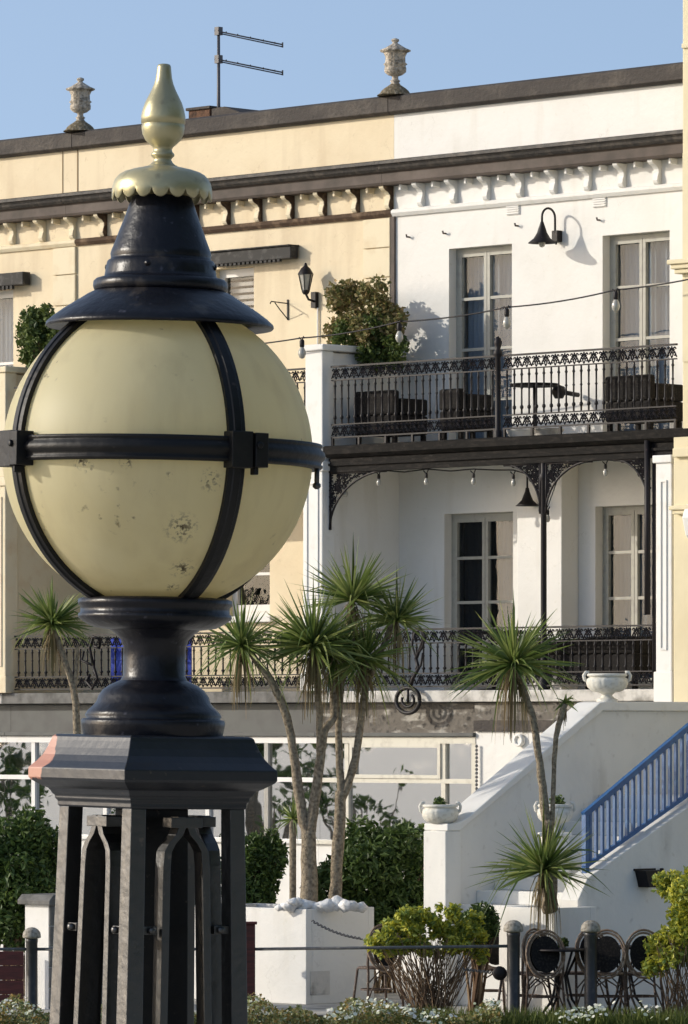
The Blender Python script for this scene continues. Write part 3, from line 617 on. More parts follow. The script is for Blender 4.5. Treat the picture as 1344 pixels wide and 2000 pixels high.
# scroll bracket (wrought iron) in front of lower railing
us = U(812, NB+.15)
m_ = MB()
def sc2(pts, r=.02): m_.tube([(U(x, NB+.15), -NB-.15, Z(y, x, NB+.15)) for x, y in pts], r, 6)
sc2([(812, 1290), (822, 1262), (828, 1245), (822, 1230), (812, 1232), (808, 1245), (814, 1252)]); sc2([(808, 1232), (805, 1260), (812, 1285), (826, 1262), (830, 1240), (818, 1226), (808, 1232)], .016)
sc2([(812, 1285), (818, 1305), (806, 1325), (800, 1345)], .022); sc2([(826, 1275), (822, 1300), (808, 1318)], .014)
ring = [(797+23*cos(a), 1368+25*sin(a)) for a in [i*2*pi/20 for i in range(21)]]; sc2(ring, .026); sc2([(797+12*cos(a), 1368+13*sin(a)) for a in [i*2*pi/14-.9 for i in range(11)]], .017); sc2([(797, 1345), (797, 1372)], .016)
solo('scroll_bracket', m_, M['iron'], 'black wrought iron scroll with a round ring in front of the lower balcony', 'bracket', (us, NB+.15, 3.3))
# second scroll on the left (behind the lamp neck)
m_ = MB()
sc2([(182, 1300), (175, 1265), (182, 1243), (197, 1248), (194, 1266), (184, 1262)], .02); sc2([(182, 1300), (190, 1325), (180, 1345), (168, 1330), (176, 1318)], .02); sc2([(182, 1300), (160, 1290), (164, 1272)], .016)
solo('scroll_bracket', m_, M['iron'], 'black wrought iron scroll on the left balcony beside the lamp neck', 'bracket', (U(182, NB+.15), NB+.15, 3.6))
# blue cloth panel on left lower balcony
b0, b1 = U(222, .9), U(380, .9); m_ = MB()
k = 40; vs = []
for i in range(k+1):
    x = b0+(b1-b0)*i/k; y = .95+.02*sin(i*1.1)+.01*sin(i*2.7); vs += [(x, -y, 3.62), (x, -y, 4.25), (x, -y+.012, 4.25), (x, -y+.012, 3.62)]
m_.add(vs, [(4*i+a, 4*i+4+a, 4*i+4+(a+1) % 4, 4*i+(a+1) % 4) for i in range(k) for a in range(4)]+[(0, 1, 2, 3), (4*k+3, 4*k+2, 4*k+1, 4*k)], True)
solo('windbreak', m_, M['bluecloth'], 'blue cloth windbreak standing behind the railing either side of the lamp neck', 'windbreak', (b0, .95, 3.55))

# ------------------------------------------------------------------ foliage helpers
def leafcloud(mb, blobs, count, size, rnd, shell=.55, aspect=.45):
    tot = sum(b[3]*b[4]*b[5] for b in blobs)
    for (x, y, z, a, b, c) in blobs:
        k = int(count*a*b*c/tot)
        for _ in range(k):
            d = Vector((rnd.gauss(0, 1), rnd.gauss(0, 1), rnd.gauss(0, 1))).normalized(); rr = rnd.uniform(shell, 1.06)**.8
            p = Vector((x+d.x*a*rr, y+d.y*b*rr, z+d.z*c*rr))
            t = Vector((rnd.gauss(0, 1), rnd.gauss(0, 1), rnd.gauss(.3, .8))).normalized(); s_ = t.cross(Vector((rnd.gauss(0, 1), rnd.gauss(0, 1), rnd.gauss(0, 1)))).normalized()
            l = size*rnd.uniform(.6, 1.3); w_ = l*aspect; nn = t.cross(s_)*l*.12
            mb.add([p-t*l/2, p+s_*w_/2+nn, p+t*l/2, p-s_*w_/2+nn], [(0, 1, 2, 3)])
def cloud_blobs(c, r, k, rnd, sub=.42, flat=1):
    out = [(*c, r[0]*.82, r[1]*.82, r[2]*.82)]
    for _ in range(k):
        d = Vector((rnd.gauss(0, 1), rnd.gauss(0, 1), rnd.gauss(0, 1)*flat)).normalized(); s_ = rnd.uniform(.55, 1.1)*sub
        out.append((c[0]+d.x*r[0]*.8, c[1]+d.y*r[1]*.8, c[2]+d.z*r[2]*.8, r[0]*s_, r[1]*s_, r[2]*s_))
    return out
def stems(mb, base, top, k, r, rnd, spread, tops):
    for _ in range(k):
        a = Vector(base)+Vector((rnd.uniform(-1, 1)*spread[0], rnd.uniform(-1, 1)*spread[1], 0)); b = Vector(top)+Vector((rnd.uniform(-1, 1)*tops[0], rnd.uniform(-1, 1)*tops[1], rnd.uniform(-.1, .1)))
        mid = a.lerp(b, .5)+Vector((rnd.uniform(-.06, .06), rnd.uniform(-.06, .06), 0)); mid.x = a.x+(b.x-a.x)*.38
        mb.tube([a, mid, b], [r, r*.8, r*.4], 4, caps=False)
def bush(name, label, cat, px0, px1, py0, pyb, Y, m_, count, size, seed, k=14, group=None, stem_frac=.0, depth=.8, blobs=None, ground=0.06):
    rnd = random.Random(seed); a = at(px0, pyb, Y); b = at(px1, py0, Y)
    c = ((a.x+b.x)/2, Y, (a.z+b.z)/2); r = ((b.x-a.x)/2, (b.x-a.x)/2*depth, (b.z-a.z)/2)
    root = thing(name, label, cat, (c[0], Y, ground), 'W', group)
    bl = blobs or cloud_blobs(c, r, k, rnd); mb = MB(); leafcloud(mb, bl, count, size, rnd); part('foliage', mb, m_, root)
    st = MB(); stems(st, (c[0], Y, ground), (c[0], Y, c[2]+r[2]*.4), 22, .018, rnd, (r[0]*.25, .1), (r[0]*.8, r[1]*.6)); part('stems', st, M['twig'], root)
    return root
# creepers on end walls
def creeper(label, px0, px1, py0, py1, n0, n1, m_, m2, seed, count):
    rnd = random.Random(seed); u0, u1 = U(px0, n1), U(px1, n1)
    mb = MB(); lo = MB(); bl = []; bl2 = []
    zc0, zc1 = Z(py1, (px0+px1)/2, n1), Z(py0, (px0+px1)/2, n1)
    for i in range(9):
        for j in range(8):
            px = px0+10+(px1-px0-20)*(i+rnd.uniform(.1, .9))/9; f = (j+rnd.uniform(0, 1))/8
            if rnd.random() < .1 or (f > .8 and i > 6) or (f < .25 and i < 3): continue
            z_ = zc0+(zc1-zc0)*f; nn = rnd.uniform(n0, n1); u_ = U(px, nn); s_ = rnd.uniform(.09, .16)
            (bl if f+rnd.uniform(-.15, .15) > .42 else bl2).append((u_, -nn, z_, s_, s_, s_))
    root = thing('creeper', label, 'climbing plant', ((u0+u1)/2, (n0+n1)/2, zc0))
    leafcloud(mb, bl, count, .075, rnd, .1, .6); leafcloud(lo, bl2, int(count*.8), .062, rnd, .1, .7)
    part('foliage', mb, m_, root); part('foliage', lo, m2, root, label='greener lower leaves')
    st = MB()
    for _ in range(14):
        b_ = rnd.choice(bl+bl2); nn = -b_[1]; st.tube([(U((px0+px1)/2+20, (n0+n1)/2), -(n0+n1)/2, zc0-.1), ((b_[0]+U((px0+px1)/2, nn))/2+rnd.uniform(-.1, .1), b_[1], zc0+(b_[2]-zc0)*.4), b_[:3]], .008, 4)
    part('stems', st, M['twig'], root)
creeper('clipped brown and green creeper on the wall between cream and white houses', 640, 790, 556, 712, .35, .8, M['leafivy'], M['leafivy2'], 11, 4600)
creeper('dark green creeper on the left party wall beside the lamp hood', 40, 128, 600, 745, .4, 1.1, M['leafivy2'], M['leafivy2'], 12, 4200)

# ------------------------------------------------------------------ balcony furniture
def sofa(label, u_, n_, z_, w_, h_, rot=0):
    root = thing('rattan_armchair', label, 'armchair', (u_, n_, z_), group='dark armchairs on the balconies')
    b = MB(); b.bn(u_-w_/2, u_+w_/2, n_-.3, n_+.3, z_+.18, z_+.42); part('seat', b, M['weave'], root, bevel=.03)
    b = MB(); b.bn(u_-w_/2, u_+w_/2, n_+.2, n_+.31, z_+.42, z_+h_); part('backrest', b, M['weave'], root, bevel=.03)
    for s_ in (-1, 1):
        b = MB(); x = u_+s_*(w_/2-.04); b.bn(x-.05, x+.05, n_-.28, n_+.2, z_+.421, z_+.62); part('armrest', b, M['weave'], root, bevel=.02)
        for t_ in (-.25, .25): b = MB(); b.bn(x-.025, x+.025, n_+t_-.025, n_+t_+.025, z_+.001, z_+.18); part('leg', b, M['weave'], root)
    return root
sofa('dark wicker armchair under the creeper on the white upper balcony', U(775, .6), .7, ZU_, .7, .72)
sofa('black wicker armchair at the right end of the upper balcony', U(1270, .6), .7, ZU_, .72, .72)
sofa('grey backed armchair before the left French window of the upper balcony', U(912, .8), .8, ZU_, .36, .68)
sofa('black wicker sofa behind the lower railing right of the column', U(1120, .7), .8, ZD, 1.2, .6)
sofa('black wicker armchair at the right end of the lower balcony', U(1235, .7), .8, ZD, .8, .62)
def btable(label, u_, n_, z_, r_):
    root = thing('balcony_table', label, 'table', (u_, n_, z_), group='small tables on the balconies')
    b = MB(); b.lathe([(r_, .68), (r_, .71)], c=(u_, -n_, z_), seg=20); part('tabletop', b, M['weave'], root)
    b = MB(); b.tube([(u_, -n_, z_+.02), (u_, -n_, z_+.68)], .025, 8); part('pedestal', b, M['iron'], root)
    b = MB(); b.lathe([(.2, 0), (.2, .015), (.03, .03)], c=(u_, -n_, z_), seg=16); part('foot', b, M['iron'], root)
btable('small round dark table near the balcony post', U(1045, .7), .7, ZU_, .3); btable('small dark table before the lower left French window', U(965, .8), .8, ZD, .4)
# bowl planters on the upper balcony deck (seen under the railing)
for px, lab in ((1020, 'low pale bowl on the upper balcony deck just right of the post'), (1070, 'low grey bowl on the upper balcony deck, second right of the post')):
    m_ = MB(); m_.lathe([(.08, 0), (.15, .05), (.19, .12), (.2, .14), (.17, .13), (.02, .1)], c=(U(px, NB-.25), -(NB-.25), ZU_), seg=20)
    solo('bowl', m_, M['whitetrim'] if px < 1050 else M['deck'], lab, 'bowl', (U(px, NB-.25), NB-.25, ZU_), group='bowls on the balcony deck')
m_ = MB(); m_.tube([(U(1080, .5), -.05, 7.1), (U(1080, .5), -.3, 7.12)], .03, 6); m_.lathe([(.05, -.07), (.09, 0), (.07, .07), (.02, .09)], c=(U(1083, .4), -.32, 7.12), seg=10)
solo('floodlight', m_, M['iron'], 'small dark spotlight on the white wall behind the upper railing', 'light', (U(1080, .5), 0, 7.1))

# ------------------------------------------------------------------ staircase
US = 6.45; UE = 8.0
n1 = Nn(1172, US); n2 = Nn(893, US)
z1 = Zu(1378, US, n1); z2 = Zu(1612, US, n2)
st = thing('stone_staircase', 'white rendered outdoor staircase with sloping parapet and blue handrail', 'staircase', (US+.8, n2, .06))
def slab_n(mb, u0, u1, poly):   # poly of (n,z) extruded in u
    mb.prism_u(poly, u0, u1)
T = .26
b = MB(); b.prism_u([(1.45, .06), (n2+.12, .06), (n2+.12, z2-.06), (n2, z2-.06), (n1, z1-.06), (1.45, z1-.06)], US-T, US); part('parapet_wall', b, M['stairwhite'], st, bevel=.01)
b = MB(); cp = [(1.45, z1-.058), (n1, z1-.058), (n2, z2-.058), (n2+.2, z2-.058-.0), (n2+.2, z2+.02), (n2+.08, z2+.02), (n2-.02, z2+.045), (n2-.15, z2+.10), (n1+.05, z1+.03), (n1-.05, z1+.045), (1.45, z1+.045)]
b.prism_u(cp, US-T-.05, US+.05); part('coping', b, M['whitetrim'], st, bevel=.012)
b = MB(); b.bn(US-T-.04, US+.04, n2-.02, n2+.22, .06, z2-.06); part('newel_pier', b, M['stairwhite'], st, bevel=.012)
# steps
nst = 9; zl_ = z1-1.0; zlow = 1.02; rise = (zl_-zlow)/nst; n0s = n1-.25; tread = (n2-.02-n0s)/nst
b = MB()
for i in range(nst):
    b.bn(US+.001, UE, 1.45, n0s+tread*(i+1), zlow+rise*(nst-1-i)+.0015, zlow+rise*(nst-i))
b.bn(US+.001, UE, 1.45, n2+.03, .06, zlow)
part('steps', b, M['stairwhite'], st, bevel=.008)
# near stringer wall with sloping top and blue railing
nA = Nn(1140, UE+.12); zA = Zu(1706, UE+.12, nA)
nB_ = Nn(1344, UE+.12); zB = Zu(1562, UE+.12, nB_)
sl_ = (zB-zA)/(nA-nB_)
nC = nB_-1.0; zC_ = zB+sl_*1.0
b = MB(); b.prism_u([(nC, .06), (nA+.25, .06), (nA+.25, zA-.28), (nA+.1, zA-.05), (nA, zA), (nC, zC_)], UE+.001, UE+.27); part('stringer_wall', b, M['stairwhite'], st, bevel=.01)
rl = MB(); hr = (1706-1592)/FPX*W(UE, nA).y
hg = .17/(nA-nB_); hC = hr+hg*(nA-nC); rl.bar((UE+.12, -nA, zA+hr), (UE+.12, -nC, zC_+hC), .055, .06); rl.bar((UE+.12, -nA, zA+.06), (UE+.12, -nC, zC_+.06), .045, .04)
rl.bn(UE+.09, UE+.15, nA-.06, nA, zA-.02, zA+hr+.0)
k = 17
rp = part('handrail', rl, M['blue'], st)
for i in range(1, k+6):
    nn = nA-i*(nA-nB_)/k*1.0
    if nn < nC: break
    zz = zA+sl_*(nA-nn); bb = MB(); bb.bn(UE+.103, UE+.137, nn-.016, nn+.016, zz+.07, zz+hr+hg*(nA-nn)-.02); part('baluster', bb, M['blue'], rp, st)
# rail on far side visible through balusters: none
# stair urns
def fluted_urn():
    root = thing('garden_urn', 'x', 'urn', (0, 0, 0), 'L', 'fluted white urns on the staircase')
    m_ = MB(); m_.lathe([(.14, .13), (.19, .15), (.235, .20), (.255, .27), (.25, .31), (.215, .335), (.21, .34)], seg=48, flute=.03, fl=18); m_.lathe([(.21, .335), (.245, .35), (.25, .37), (.235, .385), (.2, .38), (.19, .33), (.02, .32)], seg=32)
    part('bowl', m_, M['urnwhite'], root)
    m_ = MB(); m_.lathe([(.13, 0), (.13, .03), (.09, .05), (.06, .085), (.09, .12), (.15, .14)], seg=24); part('foot', m_, M['urnwhite'], root)
    for s_ in (-1, 1):
        m_ = MB(); m_.tube([(s_*.23, 0, .26), (s_*.275, 0, .30), (s_*.285, 0, .36), (s_*.26, 0, .405), (s_*.22, 0, .40)], .022, 7); part('handle', m_, M['urnwhite'], root)
    return root
u_ = fluted_urn()
u_.location = W(US-.1, Nn(1186, US-.1), z1+.045); u_.rotation_euler = (0, 0, 0); u_['label'] = 'fluted white urn at the top of the stair parapet, empty'
u_.scale = (.92, .92, .82)
def seated(px, pyb, Y, label, s_=1):
    p = at(px, pyb, Y); return dup(u_, p, 0, label, scale=(s_, s_, s_*.86))
pu = W(US-.13, n2+.09)
dup(u_, (at(860, 0, pu.y).x, pu.y, z2+.02-.1), 0, 'fluted white urn holding a small dark plant on the lower stair pier', scale=(.78, .78, .80))
# pier under left urn: urn base must stand on something: widened pier cap
# two further urns standing on pedestals on the stair side, behind the right cordyline
def pedestal(px, pyt, Y, label, wd=.3):
    p = at(px, pyt, Y); b = MB(); b.box(p.x-wd/2, p.x+wd/2, Y-wd/2, Y+wd/2, .06, p.z-.04); b.box(p.x-wd/2-.03, p.x+wd/2+.03, Y-wd/2-.03, Y+wd/2+.03, p.z-.04, p.z)
    solo('stone_pedestal', b, M['stairwhite'], label, 'pedestal', (p.x, Y, .06), 'W', bevel=.01); return p
Yp = W(UE-.4, nA+1.1).y
p = pedestal(1084, 1626, 59.4, 'white square pedestal under the urn behind the right cordyline'); dup(u_, p, 0, 'fluted white urn with a round plant behind the right cordyline trunks', scale=(.76, .76, .80))
def ball_plant(px, pyb, Y, r_, label, m_=None, z=None):
    rnd = random.Random(px); p = at(px, pyb, Y); p.z = p.z if z is None else z; mb = MB(); leafcloud(mb, [(p.x, Y, p.z+r_, r_, r_, r_)], 260, .04, rnd, .3, .6)
    solo('potted_plant', mb, m_ or M['leafdark'], label, 'plant', tuple(p), 'W')
ball_plant(859, 1572, pu.y, .07, 'small dark succulent in the urn on the lower stair pier', z=z2-.08+.32*.8-.01); ball_plant(1088, 1575, 59.4, .085, 'round dark plant in the urn behind the right cordyline', z=p.z+.32*.8-.01)

# ------------------------------------------------------------------ planters
def planter(label, pxc, pyt, Y, lu, ln, marks=True):
    X = (pxc-CX)/FPX*Y; uc_, nc_ = UN(X, Y); zt = ZC+(HY-pyt)/FPX*Y
    root = thing('planter', label, 'planter', (uc_-lu/2, nc_-ln/2, .06), group='white planter boxes')
    b = MB(); t = .09
    b.bn(uc_-lu, uc_, nc_-t, nc_, .06, zt); b.bn(uc_-lu, uc_, nc_-ln, nc_-ln+t, .06, zt); b.bn(uc_-lu, uc_-lu+t, nc_-ln+t, nc_-t, .06, zt); b.bn(uc_-t, uc_, nc_-ln+t, nc_-t, .06, zt)
    part('box', b, M['white'], root, bevel=.006)
    b = MB(); b.bn(uc_-lu+t, uc_-t, nc_-ln+t, nc_-t, zt-.2, zt-.05); part('soil', b, M['soil'], root)
    if marks:
        b = MB(); x0 = nc_-.06
        b.box(uc_, uc_+.006, -nc_+.06, -nc_+.36, .16, .42); part('vent_plate', b, M['deck'], root)
    return root, uc_, nc_, zt
pl1, pu1, pn1, pz1 = planter('large white planter box holding the cluster of cordylines and white rocks', 598, 1776, 60.0, 1.85, 1.06)
pl2, pu2, pn2, pz2 = planter('white planter box behind the bistro chairs holding the right cordyline', 1082, 1774, 57.95, .8, .66, False)
# slack chain on planter
c0 = at(612, 1798, 59.6); c1 = at(705, 1832, 59.2)
m_ = MB()
for i in range(26):
    t_ = i/25; p = c0.lerp(c1, t_); p.z -= .05*4*t_*(1-t_)*.6
    p = Vector((p.x, 59.35+(t_)*-.3+.4*0, p.z)); d = .02
    m_.tube([(p.x-d, p.y+d*.4*(-1)**i, p.z), (p.x, p.y, p.z+.01*(-1)**i), (p.x+d, p.y-d*.4*(-1)**i, p.z-.008)], .008, 4)
solo('chain', m_, M['steel'], 'rusty chain hooked on the shaded side of the large planter', 'chain', tuple(c0), 'W')
# rocks
rnd = random.Random(5)
pos = [(565, 1769, 1.05), (582, 1762, .9), (600, 1766, 1), (620, 1770, 1.1), (638, 1768, 1.2), (660, 1764, 1.3), (682, 1768, 1.2), (700, 1772, 1), (590, 1772, .8), (648, 1774, .8), (550, 1774, .7), (572, 1758, .7)]
labs = ['far left', 'second from the left', 'left of the thick trunk', 'against the thick trunk', 'between the two trunks', 'just right of the slim trunk', 'second right of the slim trunk', 'at the right planter edge', 'small and low in front of the thick trunk', 'small and low between the trunks', 'smallest at the left end', 'small, on top of the left heap']
for i, (px, py, s_) in enumerate(pos):
    Y = 60.05+rnd.uniform(-.0, .12); p = at(px, py+4, Y); m_ = MB(); r_ = .068*s_
    vs = []; seg = 9; rings = 6
    pr = [(r_*sin(pi*j/rings)*1.05+.002, -r_*.85*cos(pi*j/rings)) for j in range(rings+1)]
    m_.lathe(pr, seg=seg); m_.v = [(x*(1+.25*sin(5*y/r_+i)+.1*cos(9*z/r_))*1.25+p.x, y*(1+.2*sin(4*z/r_+2*i))+p.y, z*(1+.25*sin(4*x/r_+i*1.7))+pz1+r_*.25+max(0, (1776-py)/178-.03)) for x, y, z in m_.v]
    solo('rock', m_, M['rock'], f'white rock in the large planter, {labs[i]}', 'rock', (p.x, Y, pz1), 'W', group='white rocks in the planter')
# left pier block
X = (95-CX)/FPX*59; ucl, ncl = UN(X, 59); zt = ZC+(HY-1768)/FPX*59
lp = thing('garden_pier', 'white faced grey stone block pier with a grey cap at the lower left', 'pier', (ucl-.2, ncl-.6, .06))
b = MB(); b.bn(ucl-.38, ucl-.002, ncl-1.2, ncl, .06, zt); part('wall', b, M['white'], lp)
b = MB()
for i in range(5):
    for j in range(3):
        b.box(ucl-.002, ucl+.02, -ncl+.004+j*.4+(.0), -ncl+.39+j*.4, .06+i*(zt-.06)/5+.006, .06+(i+1)*(zt-.06)/5-.006)
part('stone_blocks', b, M['greystone'], lp, bevel=.006)
b = MB(); b.prism_u([(ncl-1.26, zt+.002), (ncl+.06, zt+.002), (ncl+.06, zt+.05), (ncl, zt+.11), (ncl-1.2, zt+.11), (ncl-1.26, zt+.05)], ucl-.44, ucl+.08); part('cap', b, M['greystone'], lp, bevel=.008)
# maroon board fence, lower left
b = MB(); a = at(-60, 1858, 59); c = at(46, 1858, 59)
for i in range(4): z0 = .06+i*(a.z-.06)/4; b.box(a.x, c.x, 59, 59.06, z0+.004, z0+(a.z-.06)/4-.004)
solo('board_panel', b, M['maroon'], 'dark maroon board panel at the lower left corner behind the rail', 'board panel', (c.x, 59, .06), 'W', bevel=.004)

# ------------------------------------------------------------------ cordylines
def leafhead(mb, dead, c, R_, count, rnd, up=.35, droop=.35, dark=0, w=.038):
    c = Vector(c)
    for i in range(count):
        az = rnd.uniform(0, 2*pi); el = math.asin(max(-.7, min(1, rnd.uniform(-.45, 1)+up*.25)))
        d = Vector((cos(az)*cos(el), sin(az)*cos(el), sin(el))); L = R_*rnd.choice((rnd.uniform(.85, 1.15), rnd.uniform(.6, 1.0)))
        s_ = d.cross(Vector((0, 0, 1)))
        if s_.length < .1: s_ = Vector((1, 0, 0))
        s_.normalize(); s_ = (s_*cos(rl_ := rnd.uniform(-1.3, 1.3))+d.cross(s_)*sin(rl_)).normalized(); g_ = .6*droop*rnd.uniform(.05, 1)*(1-max(0, d.z)*.8)
        if rnd.random() < .12: g_ *= 2.6
        vs = []; N = 6; kk_ = rnd.uniform(.6, 1.8) if rnd.random() < .16 else 0
        for j in range(N+1):
            t = j/N; p = c+d*L*t+Vector((0, 0, -g_*L*t*t-(kk_*L*max(0, t-.55)**1.2 if kk_ else 0))); ww = w*(.55+.9*t if t < .35 else .87*(1-(t-.35)/.65)**.8)*.5
            vs += [p-s_*ww+Vector((0, 0, .25*ww)), p, p+s_*ww+Vector((0, 0, .25*ww))]
        mb.add(vs, [(3*j+a, 3*j+a+1, 3*j+a+4, 3*j+a+3) for j in range(N) for a in (0, 1)])
    for i in range(int(count*.28)):
        az = rnd.uniform(0, 2*pi); L = R_*rnd.uniform(.4, .95); r_ = rnd.uniform(.08, .30)*R_
        o = Vector((cos(az), sin(az), 0)); s_ = Vector((-sin(az), cos(az), 0)); c2 = c+Vector((0, 0, -rnd.uniform(0, .16)))
        vs = []
        for j in range(4):
            t = j/3; p = c2+o*r_*(t*(2-t))+Vector((0, 0, -L*t*t-.05*t)); ww = w*.34*(1-.8*t); vs += [p-s_*ww, p+s_*ww]
        dead.add(vs, [(2*j, 2*j+1, 2*j+3, 2*j+2) for j in range(3)])
def cordyline(label, base, paths, heads, seed, extra=None):
    rnd = random.Random(seed); root = thing('cordyline_tree', label, 'palm tree', tuple(base), 'W', group='cordyline trees')
    for pts in paths:
        m_ = MB(); P = [at(x, y, Y) for x, y, Y, r in pts]; rr = [r for *_, r in pts]
        PP = []; R2 = []
        for i in range(len(P)-1):
            for k in range(4):
                t = k/4; a = P[max(0, i-1)]; b = P[i]; c = P[i+1]; d = P[min(len(P)-1, i+2)]
                pt = .5*((2*b)+(c-a)*t+(2*a-5*b+4*c-d)*t*t+(3*b-a-3*c+d)*t**3); PP.append(pt+Vector((rnd.uniform(-.006, .006),)*3)); R2.append((rr[i]+(rr[i+1]-rr[i])*t)*rnd.uniform(.93, 1.07))
        PP.append(P[-1]); R2.append(rr[-1]); m_.tube(PP, [v*.86 for v in R2], 9); part('trunk', m_, M['trunk'], root)
    for (x, y, Y, r_, cnt, up, dr) in heads:
        m_ = MB(); dd = MB(); leafhead(m_, dd, at(x, y, Y), r_, cnt, rnd, up, dr); part('leaf_head', m_, M['leafpalm'], root); part('dead_leaves', dd, M['leafdead'], root)
    return root
bt = pz1-.05
Yc = 60.6
cordyline('cluster of slender cordyline trees with spiky heads growing from the large planter', (at(605, 1776, Yc).x, Yc, bt),
  [[(604, 1790, Yc, .115), (604, 1700, Yc, .11), (602, 1622, Yc, .095)],
   [(602, 1630, Yc, .08), (590, 1590, Yc, .07), (578, 1500, Yc, .06), (564, 1420, Yc-.05, .055), (540, 1350, Yc-.1, .05), (500, 1290, Yc-.1, .045), (472, 1262, Yc-.1, .04)],
   [(604, 1630, Yc, .08), (614, 1570, Yc, .07), (624, 1500, Yc, .062), (632, 1430, Yc, .055), (652, 1400, Yc+.05, .05), (650, 1340, Yc+.1, .045), (655, 1265, Yc+.1, .045)],
   [(626, 1480, Yc, .05), (624, 1400, Yc-.1, .045), (618, 1330, Yc-.15, .045), (612, 1262, Yc-.2, .045)],
   [(652, 1790, Yc+.15, .085), (658, 1700, Yc+.15, .08), (664, 1600, Yc+.15, .078), (666, 1545, Yc+.15, .072)],
   [(666, 1560, Yc+.15, .05), (664, 1480, Yc+.15, .048), (662, 1400, Yc+.15, .045), (672, 1280, Yc+.2, .042), (690, 1165, Yc+.2, .04)],
   [(668, 1560, Yc+.15, .055), (690, 1500, Yc+.15, .055), (702, 1430, Yc+.15, .05), (714, 1340, Yc+.1, .045), (712, 1290, Yc+.1, .045)],
   [(713, 1345, Yc+.1, .04), (745, 1270, Yc+.2, .035), (772, 1205, Yc+.2, .035)]],
  [(472, 1262, Yc-.1, .64, 150, .1, .5), (612, 1262, Yc-.2, .76, 290, .4, .3), (690, 1172, Yc+.2, .70, 200, .9, .2), (655, 1285, Yc+.15, .62, 170, .1, .5), (712, 1290, Yc+.1, .62, 170, .0, .6), (775, 1212, Yc+.2, .60, 160, .5, .3)], 21)
Yr = 57.62
cordyline('cordyline tree in the planter before the stairs with a low leafy side head', (at(1075, 1770, Yr).x, Yr, pz2-.05),
  [[(1074, 1782, Yr, .10), (1074, 1720, Yr, .095), (1072, 1660, Yr, .09), (1070, 1600, Yr, .07)],
   [(1072, 1640, Yr, .06), (1062, 1560, Yr, .052), (1052, 1470, Yr, .045), (1040, 1400, Yr, .045), (1020, 1340, Yr, .045), (1006, 1295, Yr, .042)],
   [(1074, 1640, Yr, .05), (1080, 1580, Yr, .03), (1082, 1500, Yr, .03), (1086, 1440, Yr, .032), (1096, 1400, Yr, .04), (1104, 1375, Yr, .035)],
   [(1070, 1600, Yr, .04), (1062, 1530, Yr+.05, .035), (1046, 1440, Yr+.05, .03)]],
  [(1003, 1298, Yr, .74, 230, .4, .5), (1062, 1700, Yr-.12, .76, 210, .8, .3), (1104, 1372, Yr, .16, 20, -.8, .6)], 22)
Yl = 61.5
cordyline('single young cordyline tree left of the lamp neck', (at(148, 1800, Yl).x, Yl, .06),
  [[(150, 1960, Yl, .07), (150, 1700, Yl, .06), (150, 1425, Yl, .05), (143, 1350, Yl, .045), (125, 1285, Yl, .042), (102, 1225, Yl, .04)], [(146, 1350, Yl, .03), (150, 1300, Yl, .026), (152, 1260, Yl, .022)]],
  [(102, 1218, Yl, .50, 200, .4, .25)], 23)
# small spiky plant by trunk
rnd = random.Random(31); m_ = MB(); dd = MB(); p = at(572, 1600, 61.9); leafhead(m_, dd, p, .34, 60, rnd, .2, .2, w=.025)
yr = thing('yucca', 'small spiky yucca between the bushes left of the thick trunk', 'plant', (p.x, p.y, .06), 'W'); part('leaf_head', m_, M['leafpalm'], yr)
t_ = MB(); t_.tube([(p.x, p.y, .06), p], .04, 7); part('trunk', t_, M['trunk'], yr)

# ------------------------------------------------------------------ bushes
bush('shrub', 'large dark green leafy shrub right of the cordyline trunks', 'shrub', 618, 868, 1600, 1830, 62.6, M['leafdark'], 13000, .10, 41, k=18, group='dark shrubs under the houses')
bush('shrub', 'dark green shrub seen between the lamp pedestal and the trunks', 'shrub', 440, 556, 1612, 1800, 62.4, M['leafdark'], 6000, .085, 42, group='dark shrubs under the houses')
bush('shrub', 'dark shrub at the left edge behind the maroon boards', 'shrub', -70, 128, 1575, 1860, 62.0, M['leafdark'], 12000, .095, 43, k=18, group='dark shrubs under the houses')
bush('shrub', 'dark shrub seen through the openings of the lamp pedestal', 'shrub', 200, 440, 1600, 1800, 62.8, M['leafdark'], 6000, .095, 44, group='dark shrubs under the houses')
# golden bush with brown bare stems
def golden(label, blobs_px, Y, seed, count, basepx, stemsk, tops):
    rnd = random.Random(seed); p = at(basepx, 1960, Y); root = thing('golden_shrub', label, 'shrub', (p.x, Y, 0), 'W', 'golden green shrubs by the rail')
    bl = []
    for x, y, r_ in blobs_px: c = at(x, y, Y+rnd.uniform(-.15, .15)); s_ = r_/FPX*Y; bl.append((c.x, c.y, c.z, s_, s_, s_*.85))
    mb = MB(); leafcloud(mb, bl, count, .07, rnd, .1, .55); part('foliage', mb, M['leafyellow'], root)
    st_ = MB()
    for _ in range(stemsk):
        a = Vector((p.x+rnd.uniform(-.18, .18), Y+rnd.uniform(-.12, .12), 0)); x_ = at(rnd.uniform(*tops[:2]), tops[2]+rnd.uniform(-25, 25), Y+rnd.uniform(-.2, .2))
        mid = Vector((a.x+(x_.x-a.x)*.45+rnd.uniform(-.05, .05), (a.y+x_.y)/2, x_.z*.45)); st_.tube([a, mid, x_], [.006, .005, .003], 4, caps=False)
    part('stems', st_, M['twig'], root); return root
gb = [(733, 1846, 20), (722, 1838, 12), (752, 1832, 22), (748, 1858, 16)]
rg_ = random.Random(91)
for k_ in range(64):
    t_ = rg_.random(); x_ = 752+190*t_; top_ = 1778+10*sin(t_*17)+8*sin(t_*7+1)+(30 if t_ > .93 else 0); low_ = 1868-16*abs(sin(t_*5+.4))+rg_.uniform(-6, 30)
    gb.append((x_, top_+(low_-top_)*rg_.random()**1.2, rg_.uniform(9, 21)))
